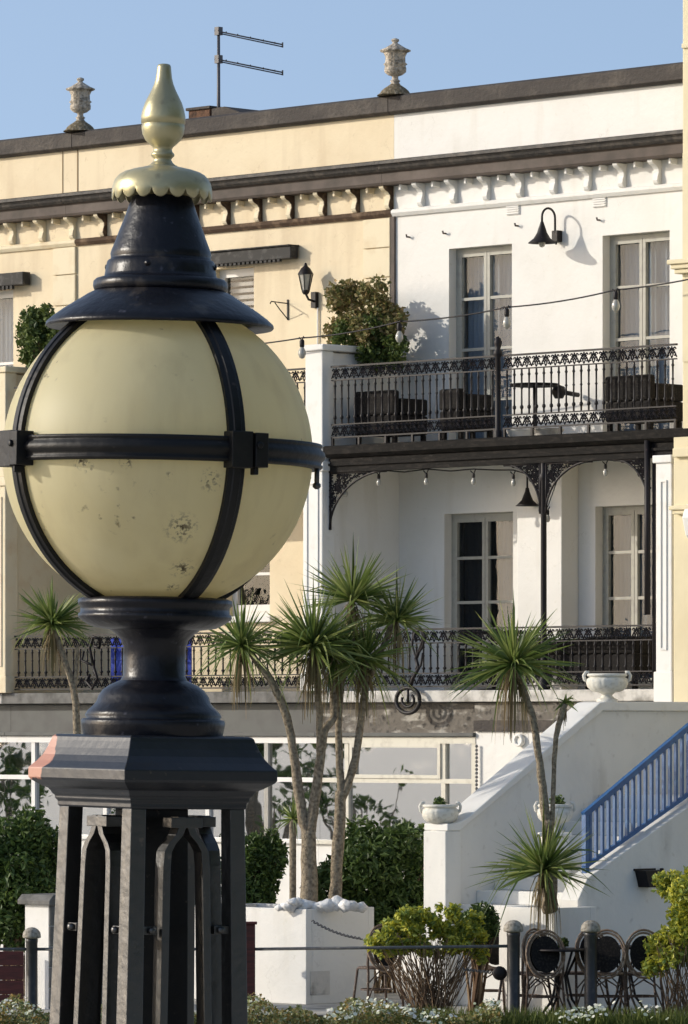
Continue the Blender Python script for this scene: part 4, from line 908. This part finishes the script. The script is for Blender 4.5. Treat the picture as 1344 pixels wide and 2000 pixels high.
golden('golden green shrub with bare brown stems right of the large planter', gb, 57.4, 51, 6800, 845, 150, (735, 945, 1850))
bush('shrub', 'dull green shrub just behind the golden shrub and left of the bollards', 'shrub', 880, 985, 1766, 1850, 58.2, M['leafdark'], 2600, .06, 45, group='low shrubs by the rail')
golden('yellow green shrub clipped in rounded clumps at the right edge', [(1312, 1730, 36), (1345, 1745, 40), (1345, 1790, 42), (1325, 1825, 34), (1290, 1845, 32), (1278, 1890, 26), (1340, 1860, 34), (1310, 1870, 26), (1290, 1715, 18), (1360, 1710, 30)], 56.85, 52, 5200, 1330, 50, (1280, 1370, 1850))

# ------------------------------------------------------------------ bollards and rail
YB = 56.9
def bollard_proto():
    root = thing('bollard', 'x', 'bollard', (0, 0, 0), 'L', 'bollards with domed caps along the terrace edge')
    m_ = MB(); m_.lathe([(.085, 0), (.085, .08), (.068, .10), (.066, .9), (.07, .915), (.07, .935), (.062, .95)], seg=20); part('shaft', m_, M['ironpost'], root)
    m_ = MB(); m_.lathe([(.062, .945), (.098, .955), (.104, .965), (.103, .985), (.095, 1.02), (.07, 1.05), (.035, 1.068), (.004, 1.072)], seg=20); part('cap', m_, M['captop'], root); return root
bo = bollard_proto()
def bpos(px, pyt, Y=YB): p = at(px, 0, Y); return (p.x, Y, 0), (ZC+(HY-pyt)/FPX*Y)/1.072
L0, s0 = bpos(1003, 1797); bo.location = L0; bo.scale = (1, 1, s0); bo['label'] = 'black bollard with pale domed cap, left of the pair at lower right'
for px, py, lab in ((1154, 1797, 'black bollard with pale domed cap, right of the pair at lower right'), (62, 1811, 'black bollard with pale domed cap left of the lamp pedestal')):
    L1, s1 = bpos(px, py); dup(bo, L1, 0, lab, scale=(.92 if px < 100 else 1, .92 if px < 100 else 1, s1))
p = at(489, 1806, YB); m_ = MB(); m_.box(p.x-.05, p.x+.05, YB-.05, YB+.05, 0, p.z); m_.box(p.x-.07, p.x+.07, YB-.07, YB+.07, p.z+.002, p.z+.03)
solo('rail_post', m_, M['maroon'], 'dark maroon square post at the right edge of the lamp pedestal', 'post', (p.x, YB, 0), 'W', bevel=.006)
for a_, b_, lab in ((-80, 62, 'grey horizontal rail running from the left edge to the bollard'), (62, 489, 'grey horizontal rail passing behind the lamp pedestal'), (489, 1003, 'grey horizontal rail in front of the large planter and golden shrub')):
    A = at(a_, 1854, YB); B = at(b_, 1854 if b_ < 600 else 1848, YB); m_ = MB(); m_.tube([(A.x+.03, YB, A.z), (B.x-.055, YB, B.z)], .016, 8); 
    solo('rail', m_, M['steel'], lab, 'rail', (A.x, YB, A.z), 'W', group='rails between the bollards')
# chain with disc
A = at(905, 1893, YB+.4); B = at(1003, 1905, YB); m_ = MB()
for i in range(26):
    t_ = i/25; p = A.lerp(B, t_); s_ = (-1)**i; m_.tube([(p.x-.018, p.y, p.z), (p.x, p.y, p.z+.012*s_), (p.x+.018, p.y, p.z-.003)], .007, 4)
ce = thing('chain', 'slack chain with a black disc reaching the left bollard of the pair', 'chain', tuple(A), 'W'); part('links', m_, M['steel'], ce)
p = at(976, 1901, YB+.05); m_ = MB(); m_.lathe([(.002, -.015), (.06, -.015), (.075, 0), (.06, .015), (.002, .015)], seg=18); m_.xf(Matrix.Translation(p) @ Matrix.Rotation(pi/2, 4, 'X')); part('disc', m_, M['iron'], ce)

# ------------------------------------------------------------------ bistro chairs and tables
def bistro():
    root = thing('bistro_chair', 'x', 'chair', (0, 0, 0), 'L', 'rattan bistro chairs on the terrace')
    ell = lambda a, b, y, zc, k=24: [(a*cos(t), y+.05*(sin(t)), zc+b*sin(t)) for t in [2*pi*i/k for i in range(k)]]
    m_ = MB()
    for s_, rr in ((1, .013), (.88, .012)): m_.tube(ell(.20*s_, .25*s_, -.22, .67), rr, 6, closed=True)
    part('back_frame', m_, M['rattanlight'], root)
    m_ = MB(); k = 20; pts = ell(.15, .19, -.225, .67, k); m_.add([(x, y-.008, z) for x, y, z in pts]+[(x, y+.008, z) for x, y, z in pts], [tuple(range(k))[::-1], tuple(range(k, 2*k))]+[(i, (i+1) % k, (i+1) % k+k, i+k) for i in range(k)]); part('backrest', m_, M['weave'], root)
    m_ = MB(); m_.lathe([(.002, .44), (.2, .44), (.215, .45), (.2, .465), (.002, .468)], seg=22); part('seat', m_, M['rattan'], root)
    for sx in (-1, 1):
        m_ = MB(); m_.tube([(sx*.19, -.22, .75), (sx*.19, -.20, .5), (sx*.18, -.19, .4), (sx*.21, -.25, 0)], .014, 6); part('leg', m_, M['rattan'], root)
        m_ = MB(); m_.tube([(sx*.16, .15, .44), (sx*.2, .2, 0)], .014, 6); part('leg', m_, M['rattan'], root)
    m_ = MB(); m_.tube([(.17*cos(t), .17*sin(t), .22) for t in [2*pi*i/20 for i in range(20)]], .009, 5, closed=True)
    for sx in (-1, 1):
        m_.tube([(sx*.19, -.22, .12), (sx*.1, -.21, .34), (0, -.2, .40)], .009, 5); m_.tube([(sx*.18, -.2, .3), (sx*.05, -.2, .43)], .008, 5)
    part('stretcher', m_, M['rattan'], root); return root
bc = bistro()
chs = [(1060, 57.3, .1, 'rattan bistro chair with pale rimmed oval back between the two bollards'), (1022, 57.55, .7, 'rattan bistro chair half hidden behind the left bollard of the pair'),
       (1136, 57.6, .5, 'rattan bistro chair directly behind the right bollard of the pair'), (1189, 57.35, -.15, 'rattan bistro chair with full oval back just right of the bollards'), (1252, 57.4, .1, 'rattan bistro chair beside the yellow green shrub at the right'),
       (736, 58.9, .4, 'rattan bistro chair behind the right corner of the large planter'), (958, 58.6, 2.9, 'dark bistro chair behind the golden shrub'), (505, 62.2, .2, 'rattan bistro chair peeping over the planter beside the lamp pedestal')]
for i, (px, Y, rz, lab) in enumerate(chs):
    p = at(px, 0, Y); sc_ = 1.0
    if i == 0: bc.location = (p.x, Y, .06); bc.rotation_euler = (0, 0, rz); bc['label'] = lab
    else: dup(bc, (p.x, Y, .06), rz, lab)
def ctable(px, Y, label):
    p = at(px, 0, Y); root = thing('cafe_table', label, 'table', (p.x, Y, .06), 'W', 'black iron cafe tables')
    m_ = MB(); m_.lathe([(.002, .70), (.30, .70), (.31, .71), (.30, .725), (.002, .725)], c=(p.x, Y, .06), seg=24); part('tabletop', m_, M['iron'], root)
    for i in range(4):
        a = i*pi/2+.5; m_ = MB(); m_.tube([(p.x+.2*cos(a), Y+.2*sin(a), .76), (p.x+.06*cos(a), Y+.06*sin(a), .5), (p.x+.12*cos(a), Y+.12*sin(a), .25), (p.x+.28*cos(a), Y+.28*sin(a), .06)], .014, 6); part('leg', m_, M['iron'], root)
ctable(1098, 57.25, 'black iron cafe table between the bistro chairs'); ctable(1222, 57.9, 'black iron cafe table behind the two right bistro chairs')
ball_plant(1100, 1815, 57.25, .06, 'small bushy green plant on the cafe table between the chairs', M['leafivy2'], z=.06+.72)
# menu / wall basket on stair flank
p = at(1262, 1716, W(UE+.35, 4.6).y)
uf = UE+.271; nfk = Nn(1258, uf); zf = Zu(1700, uf, nfk)
m_ = MB(); m_.prism_u([(nfk-.15, zf), (nfk+.15, zf), (nfk+.09, zf-.18), (nfk-.09, zf-.18)], uf, uf+.16); m_.bn(uf, uf+.02, nfk-.17, nfk+.17, zf-.002, zf+.02)
solo('wall_basket', m_, M['iron'], 'black wall basket fixed to the white stair flank above the chairs', 'basket', (uf, nfk, zf-.18))
nfk2 = Nn(1286, uf); m_ = MB(); m_.lathe([(.02, -.07), (.035, 0), (.02, .05)], c=(uf+.05, -nfk2, zf-.03), seg=8); m_.bn(uf, uf+.05, nfk2-.02, nfk2+.02, zf-.05, zf)
solo('wall_light', m_, M['iron'], 'tiny black lamp beside the wall basket on the stair flank', 'wall lamp', (uf, nfk2, zf-.1))

# ------------------------------------------------------------------ flower bed and grass (stuff)
rnd = random.Random(61); mb = MB(); pt = MB(); bl = MB()
for _ in range(15000):
    x = rnd.uniform(-4.2, 1.6); y = rnd.uniform(55.5, 56.58); hgt = .24+.08*sin(x*5)+.05*sin(x*13+1)
    if x > .4: hgt *= .8
    z = rnd.uniform(0, hgt); t = Vector((rnd.gauss(0, 1), rnd.gauss(0, 1), rnd.gauss(.6, .6))).normalized(); s_ = t.cross(Vector((rnd.gauss(0, 1), rnd.gauss(0, 1), rnd.gauss(0, 1)))).normalized(); l = rnd.uniform(.025, .06)
    p = Vector((x, y, z)); mb.add([p-t*l/2, p+s_*l*.3, p+t*l/2, p-s_*l*.3], [(0, 1, 2, 3)])
setp(mesh('flower_bed', mb, M['bedleaf']), kind='stuff')
for _ in range(1700):
    x = rnd.uniform(-4.2, 3.8); 
    if sin(x*3.1)+sin(x*7.7+2)+(1.2 if -.2 < x < 1.6 else 0) < rnd.uniform(-.2, 1.6): continue
    y = rnd.uniform(55.4, 56.2); z = .14+.13*rnd.random()+.06*sin(x*5); r_ = rnd.uniform(.012, .026); p = Vector((x, y, z))
    t = Vector((rnd.gauss(0, .5), rnd.gauss(-.6, .5), 1)).normalized(); a = t.orthogonal().normalized(); b = t.cross(a)
    pt.add([p+(a*cos(i*pi*2/5)+b*sin(i*pi*2/5))*r_ for i in range(5)], [(0, 1, 2, 3, 4)])
setp(mesh('flowers', pt, M['petal']), kind='stuff')
for _ in range(17000):
    x = rnd.uniform(-4.3, 4.4); y = rnd.uniform(55.0, 56.6); h = rnd.uniform(.03, .08)
    if x > .5 and y > 55.8: h = rnd.uniform(.08, .26)
    w_ = rnd.uniform(.004, .010); a = rnd.uniform(0, pi); dx, dy = cos(a)*w_, sin(a)*w_; lx, ly = rnd.gauss(0, .25)*h, rnd.gauss(0, .25)*h
    bl.add([(x-dx, y-dy, 0), (x+dx, y+dy, 0), (x+lx*.5+dx*.7, y+ly*.5+dy*.7, h*.6), (x+lx, y+ly, h), (x+lx*.5-dx*.7, y+ly*.5-dy*.7, h*.6)], [(0, 1, 2, 3, 4)])
setp(mesh('grass', bl, M['blade']), kind='stuff')

# ------------------------------------------------------------------ trees across the road (only seen mirrored in the glass)
for i, (x, y, h) in enumerate(((-38, 63.5, 5.6), (-43, 69, 6.4), (-40, 75, 5.2), (-48, 58.5, 6.6), (-52, 80, 6.6))):
    rnd = random.Random(180+i); tr_ = thing('park_tree', ['bare branched tree on the lawn left of the view, nearest', 'tallest loose tree on the lawn left of the view', 'small tree on the lawn left of the view beside the terrace', 'tree on the lawn left of the view, closest to the sea front', 'tree on the lawn left of the view, farthest inland'][i], 'tree', (x, y, 0), 'W', group='trees on the lawn to the left')
    bl = [(x+rnd.uniform(-1.8, 1.8), y+rnd.uniform(-2, 2), rnd.uniform(.3, .95)*h, .7, .7, .55) for _ in range(16)]
    mb = MB(); leafcloud(mb, bl, 900, .34, rnd, .2, .6); part('crown', mb, M['leafdark'], tr_)
    mb = MB(); mb.tube([(x, y, 0), (x+.1, y, h*.35), (x, y+.1, h*.7)], [.2, .16, .08], 8)
    for b_ in bl: mb.tube([(x+.1, y, h*.35), ((x+b_[0])/2, (y+b_[1])/2, h*.5), b_[:3]], [.08, .05, .02], 5)
    part('trunk', mb, M['trunk'], tr_)
for i, (x, y, h) in enumerate(((-17, 66.9, 2.6), (-19, 68.3, 3.0), (-18, 70.2, 2.4), (-20, 72.6, 3.0))):
    rnd = random.Random(280+i); tr_ = thing('park_shrub', ['open twiggy shrub on the lawn left of the view, nearest', 'tall open shrub on the lawn left of the view, second from the sea', 'low open shrub on the lawn left of the view, third from the sea', 'open shrub on the lawn left of the view, nearest the houses'][i], 'shrub', (x, y, 0), 'W', group='shrubs on the lawn to the left')
    bl = [(x+rnd.uniform(-.5, .5), y+rnd.uniform(-.75, .75), rnd.uniform(.35, .95)*h, .22, .22, .2) for _ in range(13)]
    mb = MB(); leafcloud(mb, bl, 420, .13, rnd, .1, .5); part('foliage', mb, M['leafdark'], tr_)
    mb = MB()
    for b_ in bl: mb.tube([(x, y, 0), (x+rnd.uniform(-.1, .1), (y+b_[1])/2, b_[2]*.5), b_[:3]], [.04, .03, .012], 5)
    part('stems', mb, M['trunk'], tr_)
for i, (x, y, h) in enumerate(((8.2, 5.3, 8), (9.5, -1.5, 9), (8.5, -9, 8.5), (13, 10, 9))):  # unseen trees added to block the sky from the pedestal's right face
    rnd = random.Random(80+i); tr_ = thing('evergreen_tree', ['broad evergreen tree on the promenade nearest the lamp', 'evergreen tree on the promenade, second from the lamp', 'evergreen tree on the promenade farthest behind', 'evergreen tree on the promenade beyond the lamp'][i], 'tree', (x, y, 1.5), 'W', group='promenade trees')
    mb = MB(); leafcloud(mb, cloud_blobs((x, y, 1.5+h*.55), (3.2, 3.2, h*.48), 12, rnd), 2600, .55, rnd, .3, .7); part('crown', mb, M['leafdark'], tr_)
    mb = MB(); mb.tube([(x, y, 1.4), (x+.1, y, 3), (x, y+.1, 5.5)], [.3, .24, .12], 9); part('trunk', mb, M['trunk'], tr_)
# ------------------------------------------------------------------ the street lamp
D = 8.9; K = D/FPX                       # metres per picture pixel at the lamp
lx = (308-CX)*K
def LZ(py): return ZC+(HY-py)*K
lamp = bpy.data.objects.new('street_lamp', None); COL.objects.link(lamp); setp(lamp, 'ornate black iron street lamp with cream globe and gold finial in the foreground', 'street lamp')
Z0 = 1.5; lamp.location = (lx, D, Z0); OFF[lamp.name] = Vector((0, 0, Z0))
TILT = .95
lamp.rotation_euler = (0, R(TILT), 0)
# the tilt turns about the base: shift so that the globe centre lands at 308
lamp.location.x -= (LZ(888)-Z0)*math.tan(R(TILT))*1.0
FA = R(34.8)
def RZm(a): return Matrix.Rotation(a, 4, 'Z')
def lpart(name, mb, m_, bevel=0, root=lamp): return part(name, mb, m_, root, lamp, bevel)
def prof_px(lst): return [(max(r, .3)*K, LZ(y)) for y, r in lst]
# pedestal cage
def sq(mb, lst, rot=FA):          # lst of (side_px, y) from bottom to top; square lofted
    vs = []; 
    for s_, y in lst:
        h = s_/2*K
        for i, j in ((-1, -1), (1, -1), (1, 1), (-1, 1)): vs.append((h*i, h*j, LZ(y)))
    n = len(lst); fs = [(4*k+i, 4*k+(i+1) % 4, 4*k+4+(i+1) % 4, 4*k+4+i) for k in range(n-1) for i in range(4)]+[(3, 2, 1, 0), tuple(4*(n-1)+i for i in range(4))]
    t = MB(); t.add(vs, fs); t.xf(RZm(rot)); mb.add(t.v, t.f); return mb
m_ = MB(); sq(m_, [(262, 1578), (268, 1574), (268, 1566), (276, 1562), (276, 1556), (284, 1552), (290, 1546), (296, 1542), (318, 1536), (346, 1526), (353, 1521), (353, 1502), (344, 1497), (328, 1488), (312, 1476), (300, 1462), (290, 1448), (286, 1441), (280, 1438), (270, 1436)])
M['lampcap'] = mat('lamp_cap_worn_paint', (.004, .006, .011), .40, .6, noise=[(9, (.012, .012, .016), .5, .8), (50, (.12, .09, .07), .68, .8)], bump=(30, .4, .003))
def add_patch(m, centre, rad, col):      # worn patch of bare primer, shaped by distance + noise in object space
    t = m.node_tree; L = t.links.new; b = t.nodes['Principled BSDF']; old = b.inputs['Base Color'].links[0].from_socket
    tcn = t.nodes.new('ShaderNodeTexCoord'); ds = t.nodes.new('ShaderNodeVectorMath'); ds.operation = 'DISTANCE'; ds.inputs[1].default_value = centre; L(tcn.outputs['Object'], ds.inputs[0])
    n = t.nodes.new('ShaderNodeTexNoise'); n.inputs['Scale'].default_value = 38; n.inputs['Detail'].default_value = 5; L(tcn.outputs['Object'], n.inputs[0])
    ma = t.nodes.new('ShaderNodeMath'); ma.operation = 'MULTIPLY_ADD'; L(n.outputs[0], ma.inputs[0]); ma.inputs[1].default_value = rad*.9; L(ds.outputs['Value'], ma.inputs[2])
    r = t.nodes.new('ShaderNodeMapRange'); r.inputs[1].default_value = rad*1.34; r.inputs[2].default_value = rad*1.42; r.inputs[3].default_value = 1; r.inputs[4].default_value = 0; L(ma.outputs[0], r.inputs[0])
    x = t.nodes.new('ShaderNodeMix'); x.data_type = 'RGBA'; L(r.outputs[0], x.inputs[0]); L(old, x.inputs[6]); x.inputs[7].default_value = (*col, 1); L(x.outputs[2], b.inputs['Base Color'])
def corner(s_, i, j): v = RZm(FA) @ Vector((s_/2*K*i, s_/2*K*j, 0)); return v
cv = corner(325, -1, 1); add_patch(M['lampcap'], (cv.x, cv.y, LZ(1478)-Z0), .045, (.40, .19, .13))
cap = lpart('pedestal_cap', m_, M['lampcap'], bevel=.0015)
# corner posts
def post(i, j):
    m_ = MB(); top, bot = 1577, 2560; st_, sb = 262, 306
    w_ = 34; d_ = 34
    vs = []
    for y, s_ in ((bot, sb), (top, st_)):
        h = s_/2; ww = w_*(1 if y == top else 1.25)
        for a, b in ((0, 0), (1, 0), (1, 1), (0, 1)): vs.append(((h-ww*a)*i*K, (h-ww*b)*j*K, LZ(y)))
    m_.add(vs, [(0, 1, 2, 3), (4, 5, 6, 7), (0, 1, 5, 4), (1, 2, 6, 5), (2, 3, 7, 6), (3, 0, 4, 7)])
    m_.xf(RZm(FA)); return m_
for i in (-1, 1):
    for j in (-1, 1): lpart('corner_post', post(i, j), M['lampcage'], bevel=.0015)
# inner frames on each face
def face_frame(k):
    m_ = MB(); dp = 46 if k == 3 else 30
    inner = [(-19, 1592), (-19, 1614), (-25, 1628), (-42, 1645), (-51, 1660), (-54, 1690), (-60, 2000), (-66, 2300), (-70, 2500)]
    tk = 17
    def hs(y): return 262/2+(306-262)/2*(y-1577)/(2560-1577)
    for s_ in (-1, 1):
        pts = [(s_*x, y) for x, y in inner]
        vs = []
        for idx, (x, y) in enumerate(pts):
            f = hs(y)-5
            for dx, dd in ((0, 0), (tk, 0), (tk, dp), (0, dp)): vs.append(((x+s_*dx)*K, -(f-dd)*K, LZ(y)))
        n = len(pts); fs = [(4*a+b, 4*a+(b+1) % 4, 4*a+4+(b+1) % 4, 4*a+4+b) for a in range(n-1) for b in range(4)]+[(3, 2, 1, 0), tuple(4*(n-1)+b for b in range(4))]
        m_.add(vs, fs)
    f = hs(1600)-5
    m_.box(-36*K, 36*K, -f*K-.0006, -(f-dp-1)*K, LZ(1614), LZ(1594))
    # lugs to the corner posts
    for y in (1812, 2200):
        for s_ in (-1, 1):
            f = hs(y)-8; x0 = 66*K*s_; x1 = (hs(y)-30)*K*s_
            m_.box(min(x0, x1), max(x0, x1), -f*K, -(f-16)*K, LZ(y+8), LZ(y-8))
            m_.lathe([(.5*K, -7*K), (8*K, -5*K), (9*K, 0), (8*K, 5*K), (.5*K, 7*K)], c=(s_*80*K, -(f+2)*K, LZ(y)), seg=10)
    m_.xf(RZm(FA+k*pi/2)); return m_
for k in range(4): lpart('tracery_frame', face_frame(k), M['lampcage'], bevel=.001)
m_ = MB(); sq(m_, [(128, 2560), (112, 2000), (104, 1579)]); lpart('inner_column', m_, M['lampstrap'], bevel=.002)
m_ = MB(); sq(m_, [(360, 2990), (360, 2800), (345, 2770), (345, 2560), (338, 2545)]); lpart('pedestal_base', m_, M['lampcage'], bevel=.003)
# turned parts
m_ = MB(); m_.lathe(prof_px([(1437, 136), (1418, 140), (1410, 141), (1405, 139), (1404, 130), (1398, 134), (1388, 128), (1380, 119), (1372, 112), (1360, 108), (1348, 100), (1338, 86), (1332, 72), (1329, 66)]), seg=48); lpart('bell_base', m_, M['lampblack'])
m_ = MB(); m_.lathe(prof_px([(1330, 66), (1326, 64), (1320, 61), (1285, 61), (1262, 61), (1258, 64), (1250, 66), (1244, 72), (1236, 80), (1228, 92)]), seg=48); lpart('neck', m_, M['lampblack'])
m_ = MB(); m_.lathe(prof_px([(1230, 92), (1226, 120), (1218, 136), (1208, 150), (1200, 150), (1198, 146), (1186, 146), (1182, 151), (1172, 151), (1168, 140), (1166, 110)]), seg=48)
lpart('gallery', m_, M['lampblack'])
# globe
RG = 303; m_ = MB()
pr = []
for i in range(49):
    a = -pi/2+pi*i/48; pr.append((max(.3, RG*cos(a))*K, LZ(888)+RG*sin(a)*K))
m_.lathe(pr, seg=96)
gm = bpy.data.materials.new('opal_globe'); gm.use_nodes = True; t = gm.node_tree; b = t.nodes['Principled BSDF']; Lk = t.links.new
tcn = t.nodes.new('ShaderNodeTexCoord')
def N_(sc, lo, hi, det=5, rough=.5):
    n = t.nodes.new('ShaderNodeTexNoise'); n.inputs['Scale'].default_value = sc; n.inputs['Detail'].default_value = det; n.inputs['Roughness'].default_value = rough; Lk(tcn.outputs['Object'], n.inputs[0]); r = t.nodes.new('ShaderNodeMapRange'); r.inputs[1].default_value = lo; r.inputs[2].default_value = hi; Lk(n.outputs[0], r.inputs[0]); return r.outputs[0]
def MX(f, a, c):
    x = t.nodes.new('ShaderNodeMix'); x.data_type = 'RGBA'; Lk(f, x.inputs[0])
    if isinstance(a, tuple): x.inputs[6].default_value = (*a, 1)
    else: Lk(a, x.inputs[6])
    x.inputs[7].default_value = (*c, 1); return x.outputs[2]
def MUL(a, b_):
    x = t.nodes.new('ShaderNodeMath'); x.operation = 'MULTIPLY'; Lk(a, x.inputs[0])
    if isinstance(b_, float): x.inputs[1].default_value = b_
    else: Lk(b_, x.inputs[1])
    return x.outputs[0]
sep = t.nodes.new('ShaderNodeSeparateXYZ'); Lk(tcn.outputs['Object'], sep.inputs[0])
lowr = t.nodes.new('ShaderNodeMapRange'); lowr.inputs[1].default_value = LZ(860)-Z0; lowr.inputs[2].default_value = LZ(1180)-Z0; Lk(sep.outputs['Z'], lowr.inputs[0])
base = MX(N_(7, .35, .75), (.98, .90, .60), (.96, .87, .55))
base = MX(MUL(lowr.outputs[0], N_(9, .35, .7)), base, (.84, .74, .44))            # mottled darker tone on the lower half
mpg = t.nodes.new('ShaderNodeMapping'); mpg.inputs['Scale'].default_value = (1, 1, .12); Lk(tcn.outputs['Object'], mpg.inputs[0]); ng = t.nodes.new('ShaderNodeTexNoise'); ng.inputs['Scale'].default_value = 26; ng.inputs['Detail'].default_value = 5; Lk(mpg.outputs[0], ng.inputs[0])
rg = t.nodes.new('ShaderNodeMapRange'); rg.inputs[1].default_value = .5; rg.inputs[2].default_value = .8; Lk(ng.outputs[0], rg.inputs[0]); base = MX(MUL(rg.outputs[0], .35), base, (.70, .60, .36))
base = MX(MUL(N_(60, .62, .72), N_(9, .56, .66)), base, (.25, .20, .10))          # speckled dirt
# dirt spots
def spot(base, px, py, rad, sc):
    dx = (px-308)/RG; dz = (888-py)/RG; dy = -sqrt(max(0, 1-dx*dx-dz*dz)); c = (dx*RG*K, dy*RG*K, LZ(888)-Z0+dz*RG*K)
    ds = t.nodes.new('ShaderNodeVectorMath'); ds.operation = 'DISTANCE'; ds.inputs[1].default_value = c; Lk(tcn.outputs['Object'], ds.inputs[0])
    r = t.nodes.new('ShaderNodeMapRange'); r.inputs[1].default_value = rad*K*1.5; r.inputs[2].default_value = 0; Lk(ds.outputs['Value'], r.inputs[0])
    return MX(MUL(r.outputs[0], N_(sc, .50, .60, 3, .7)), base, (.07, .05, .03))
for px, py, rad in ((365, 1040, 26), (366, 1115, 20), (420, 948, 18), (185, 928, 10), (170, 914, 14), (260, 915, 12), (340, 942, 6), (310, 975, 6), (345, 1150, 12)): base = spot(base, px, py, rad, 130)
Lk(base, b.inputs['Base Color']); b.inputs['Roughness'].default_value = .48; b.inputs['Specular IOR Level'].default_value = .4
tr = t.nodes.new('ShaderNodeBsdfTranslucent'); Lk(base, tr.inputs[0]); mx = t.nodes.new('ShaderNodeMixShader'); mx.inputs[0].default_value = .6
Lk(b.outputs[0], mx.inputs[1]); Lk(tr.outputs[0], mx.inputs[2]); Lk(mx.outputs[0], t.nodes['Material Output'].inputs[0])
lpart('globe', m_, gm)
# equatorial ring
m_ = MB(); prf = [(RG+1, 912), (RG+16, 912), (RG+20, 909), (RG+20, 905), (RG+17, 903), (RG+19, 897), (RG+24, 892), (RG+25, 886), (RG+23, 879), (RG+17, 874), (RG+17, 871), (RG+19, 869), (RG+18, 864), (RG+1, 864)]
m_.lathe([(r*K, LZ(y)) for r, y in prf]+[((RG+1)*K, LZ(912))], seg=96)
ring = lpart('equator_ring', m_, M['lampstrap'])
m_ = MB(); a = R(8); m_.tube([((RG+12)*K*cos(a), -(RG+12)*K*sin(a), LZ(905)), ((RG+12)*K*cos(a), -(RG+12)*K*sin(a), LZ(948))], 5*K, 8); m_.lathe([(3*K, LZ(952)), (8*K, LZ(948)), (8*K, LZ(942)), (3*K, LZ(938))], c=((RG+12)*K*cos(a), -(RG+12)*K*sin(a), 0), seg=8); lpart('hanging_bolt', m_, M['lampcage'])
# meridian straps: 4, at face normals
for k in range(4):
    m_ = MB(); vs = []; n = 40
    for i in range(n+1):
        a = -R(73)+R(73+62)*i/n
        for rr, ww in ((RG+1, -18), (RG+10, -18), (RG+12, -9), (RG+15, -7), (RG+15, 7), (RG+12, 9), (RG+10, 18), (RG+1, 18)):
            vs.append((ww*K, -rr*cos(a)*K, LZ(888)+rr*sin(a)*K))
    m_.add(vs, [(8*i+b_, 8*i+(b_+1) % 8, 8*i+8+(b_+1) % 8, 8*i+8+b_) for i in range(n) for b_ in range(8)]+[tuple(range(8))[::-1], tuple(8*n+b_ for b_ in range(8))])
    m_.xf(RZm(R(31)+k*pi/2)); s_ = lpart('globe_strap', m_, M['lampstrap'])
    m_ = MB(); m_.box(-24*K, 22*K, -(RG+33)*K, -(RG-2)*K, LZ(924), LZ(854)); m_.box(26*K, 54*K, -(RG+36)*K, -(RG-2)*K, LZ(922), LZ(856)); m_.box(22*K, 26*K, -(RG+24)*K, -(RG)*K, LZ(918), LZ(858))
    m_.tube([(33*K, -(RG+42)*K, LZ(880)), (33*K, -(RG+30)*K, LZ(880))], 7*K, 8); m_.box(28*K, 36*K, -(RG+30)*K, -(RG+10)*K, LZ(936), LZ(922))
    m_.xf(RZm(R(31)+k*pi/2)); lpart('clamp', m_, M['lampstrap'], bevel=.0015)
    m_ = MB(); m_.tube([(0, -(RG*.40)*K, LZ(1168)), (0, -(RG*.43)*K, LZ(1200))], 8*K, 8); m_.xf(RZm(R(31)+k*pi/2)); lpart('strap_foot', m_, M['lampstrap'])
# hood
m_ = MB(); m_.lathe(prof_px([(628, 150), (634, 200), (641, 220), (638, 223), (632, 222), (622, 211), (608, 192), (595, 172), (584, 154), (576, 142), (571, 132)]), seg=72); lpart('hood_brim', m_, M['lampblack'])
m_ = MB(); m_.lathe(prof_px([(574, 120), (571, 126), (567, 130), (560, 132), (551, 131), (546, 126), (543, 116), (541, 110), (535, 109), (522, 107), (512, 105), (509, 102), (508, 98), (502, 98), (497, 99), (490, 97), (470, 89), (450, 82), (430, 74), (410, 67), (395, 62), (384, 58)]), seg=64)
lpart('hood_cone', m_, M['lampblack'])
for a in (R(-12), R(80), R(170), R(260)):
    m_ = MB(); m_.lathe([(.3*K, 0), (6*K, 1*K), (6*K, 3*K), (.3*K, 5*K)], seg=8); m_.xf(RZm(a) @ Matrix.Translation((0, -107*K, LZ(522))) @ Matrix.Rotation(pi/2, 4, 'X')); lpart('hood_screw', m_, M['lampblack'])
# scalloped gold crown
m_ = MB(); seg = 18*10; rings = [(324, 26), (327, 40), (331, 58), (336, 74), (342, 84), (350, 91), (358, 95), (364, 96.5), (370, 97.5)]
vs = []; fs = []; nr = len(rings)+1
for i in range(seg):
    a = 2*pi*i/seg; ph = (i % 10)/10; sc_ = sin(pi*ph)**.55 if ph > 0 else 0; yb = 374+17*sc_
    for (y, r) in rings+[(yb, 98)]: vs.append((r*K*cos(a), r*K*sin(a), LZ(y)))
    for (y, r) in reversed(rings+[(yb-.5, 98)]): vs.append(((r-3)*K*cos(a), (r-3)*K*sin(a), LZ(y+2)))
kk = 2*nr
for i in range(seg):
    j = (i+1) % seg
    for c in range(kk): fs.append((i*kk+c, j*kk+c, j*kk+(c+1) % kk, i*kk+(c+1) % kk))
m_.add(vs, fs, True); lpart('scalloped_crown', m_, M['gold'])
m_ = MB()
m_.lathe(prof_px([(328, 30), (324, 30), (321, 24), (317, 20), (311, 17), (308, 19), (304, 23), (300, 23), (296, 19), (291, 18), (286, 21), (281, 27), (274, 34), (262, 40), (250, 42), (244, 42), (242, 40), (241, 43), (228, 43.5), (215, 41), (200, 36), (188, 30), (176, 24), (164, 19), (152, 16), (140, 14.5), (130, 13.5), (126, 12), (124.5, 8)]), seg=40); lpart('finial', m_, M['gold'])
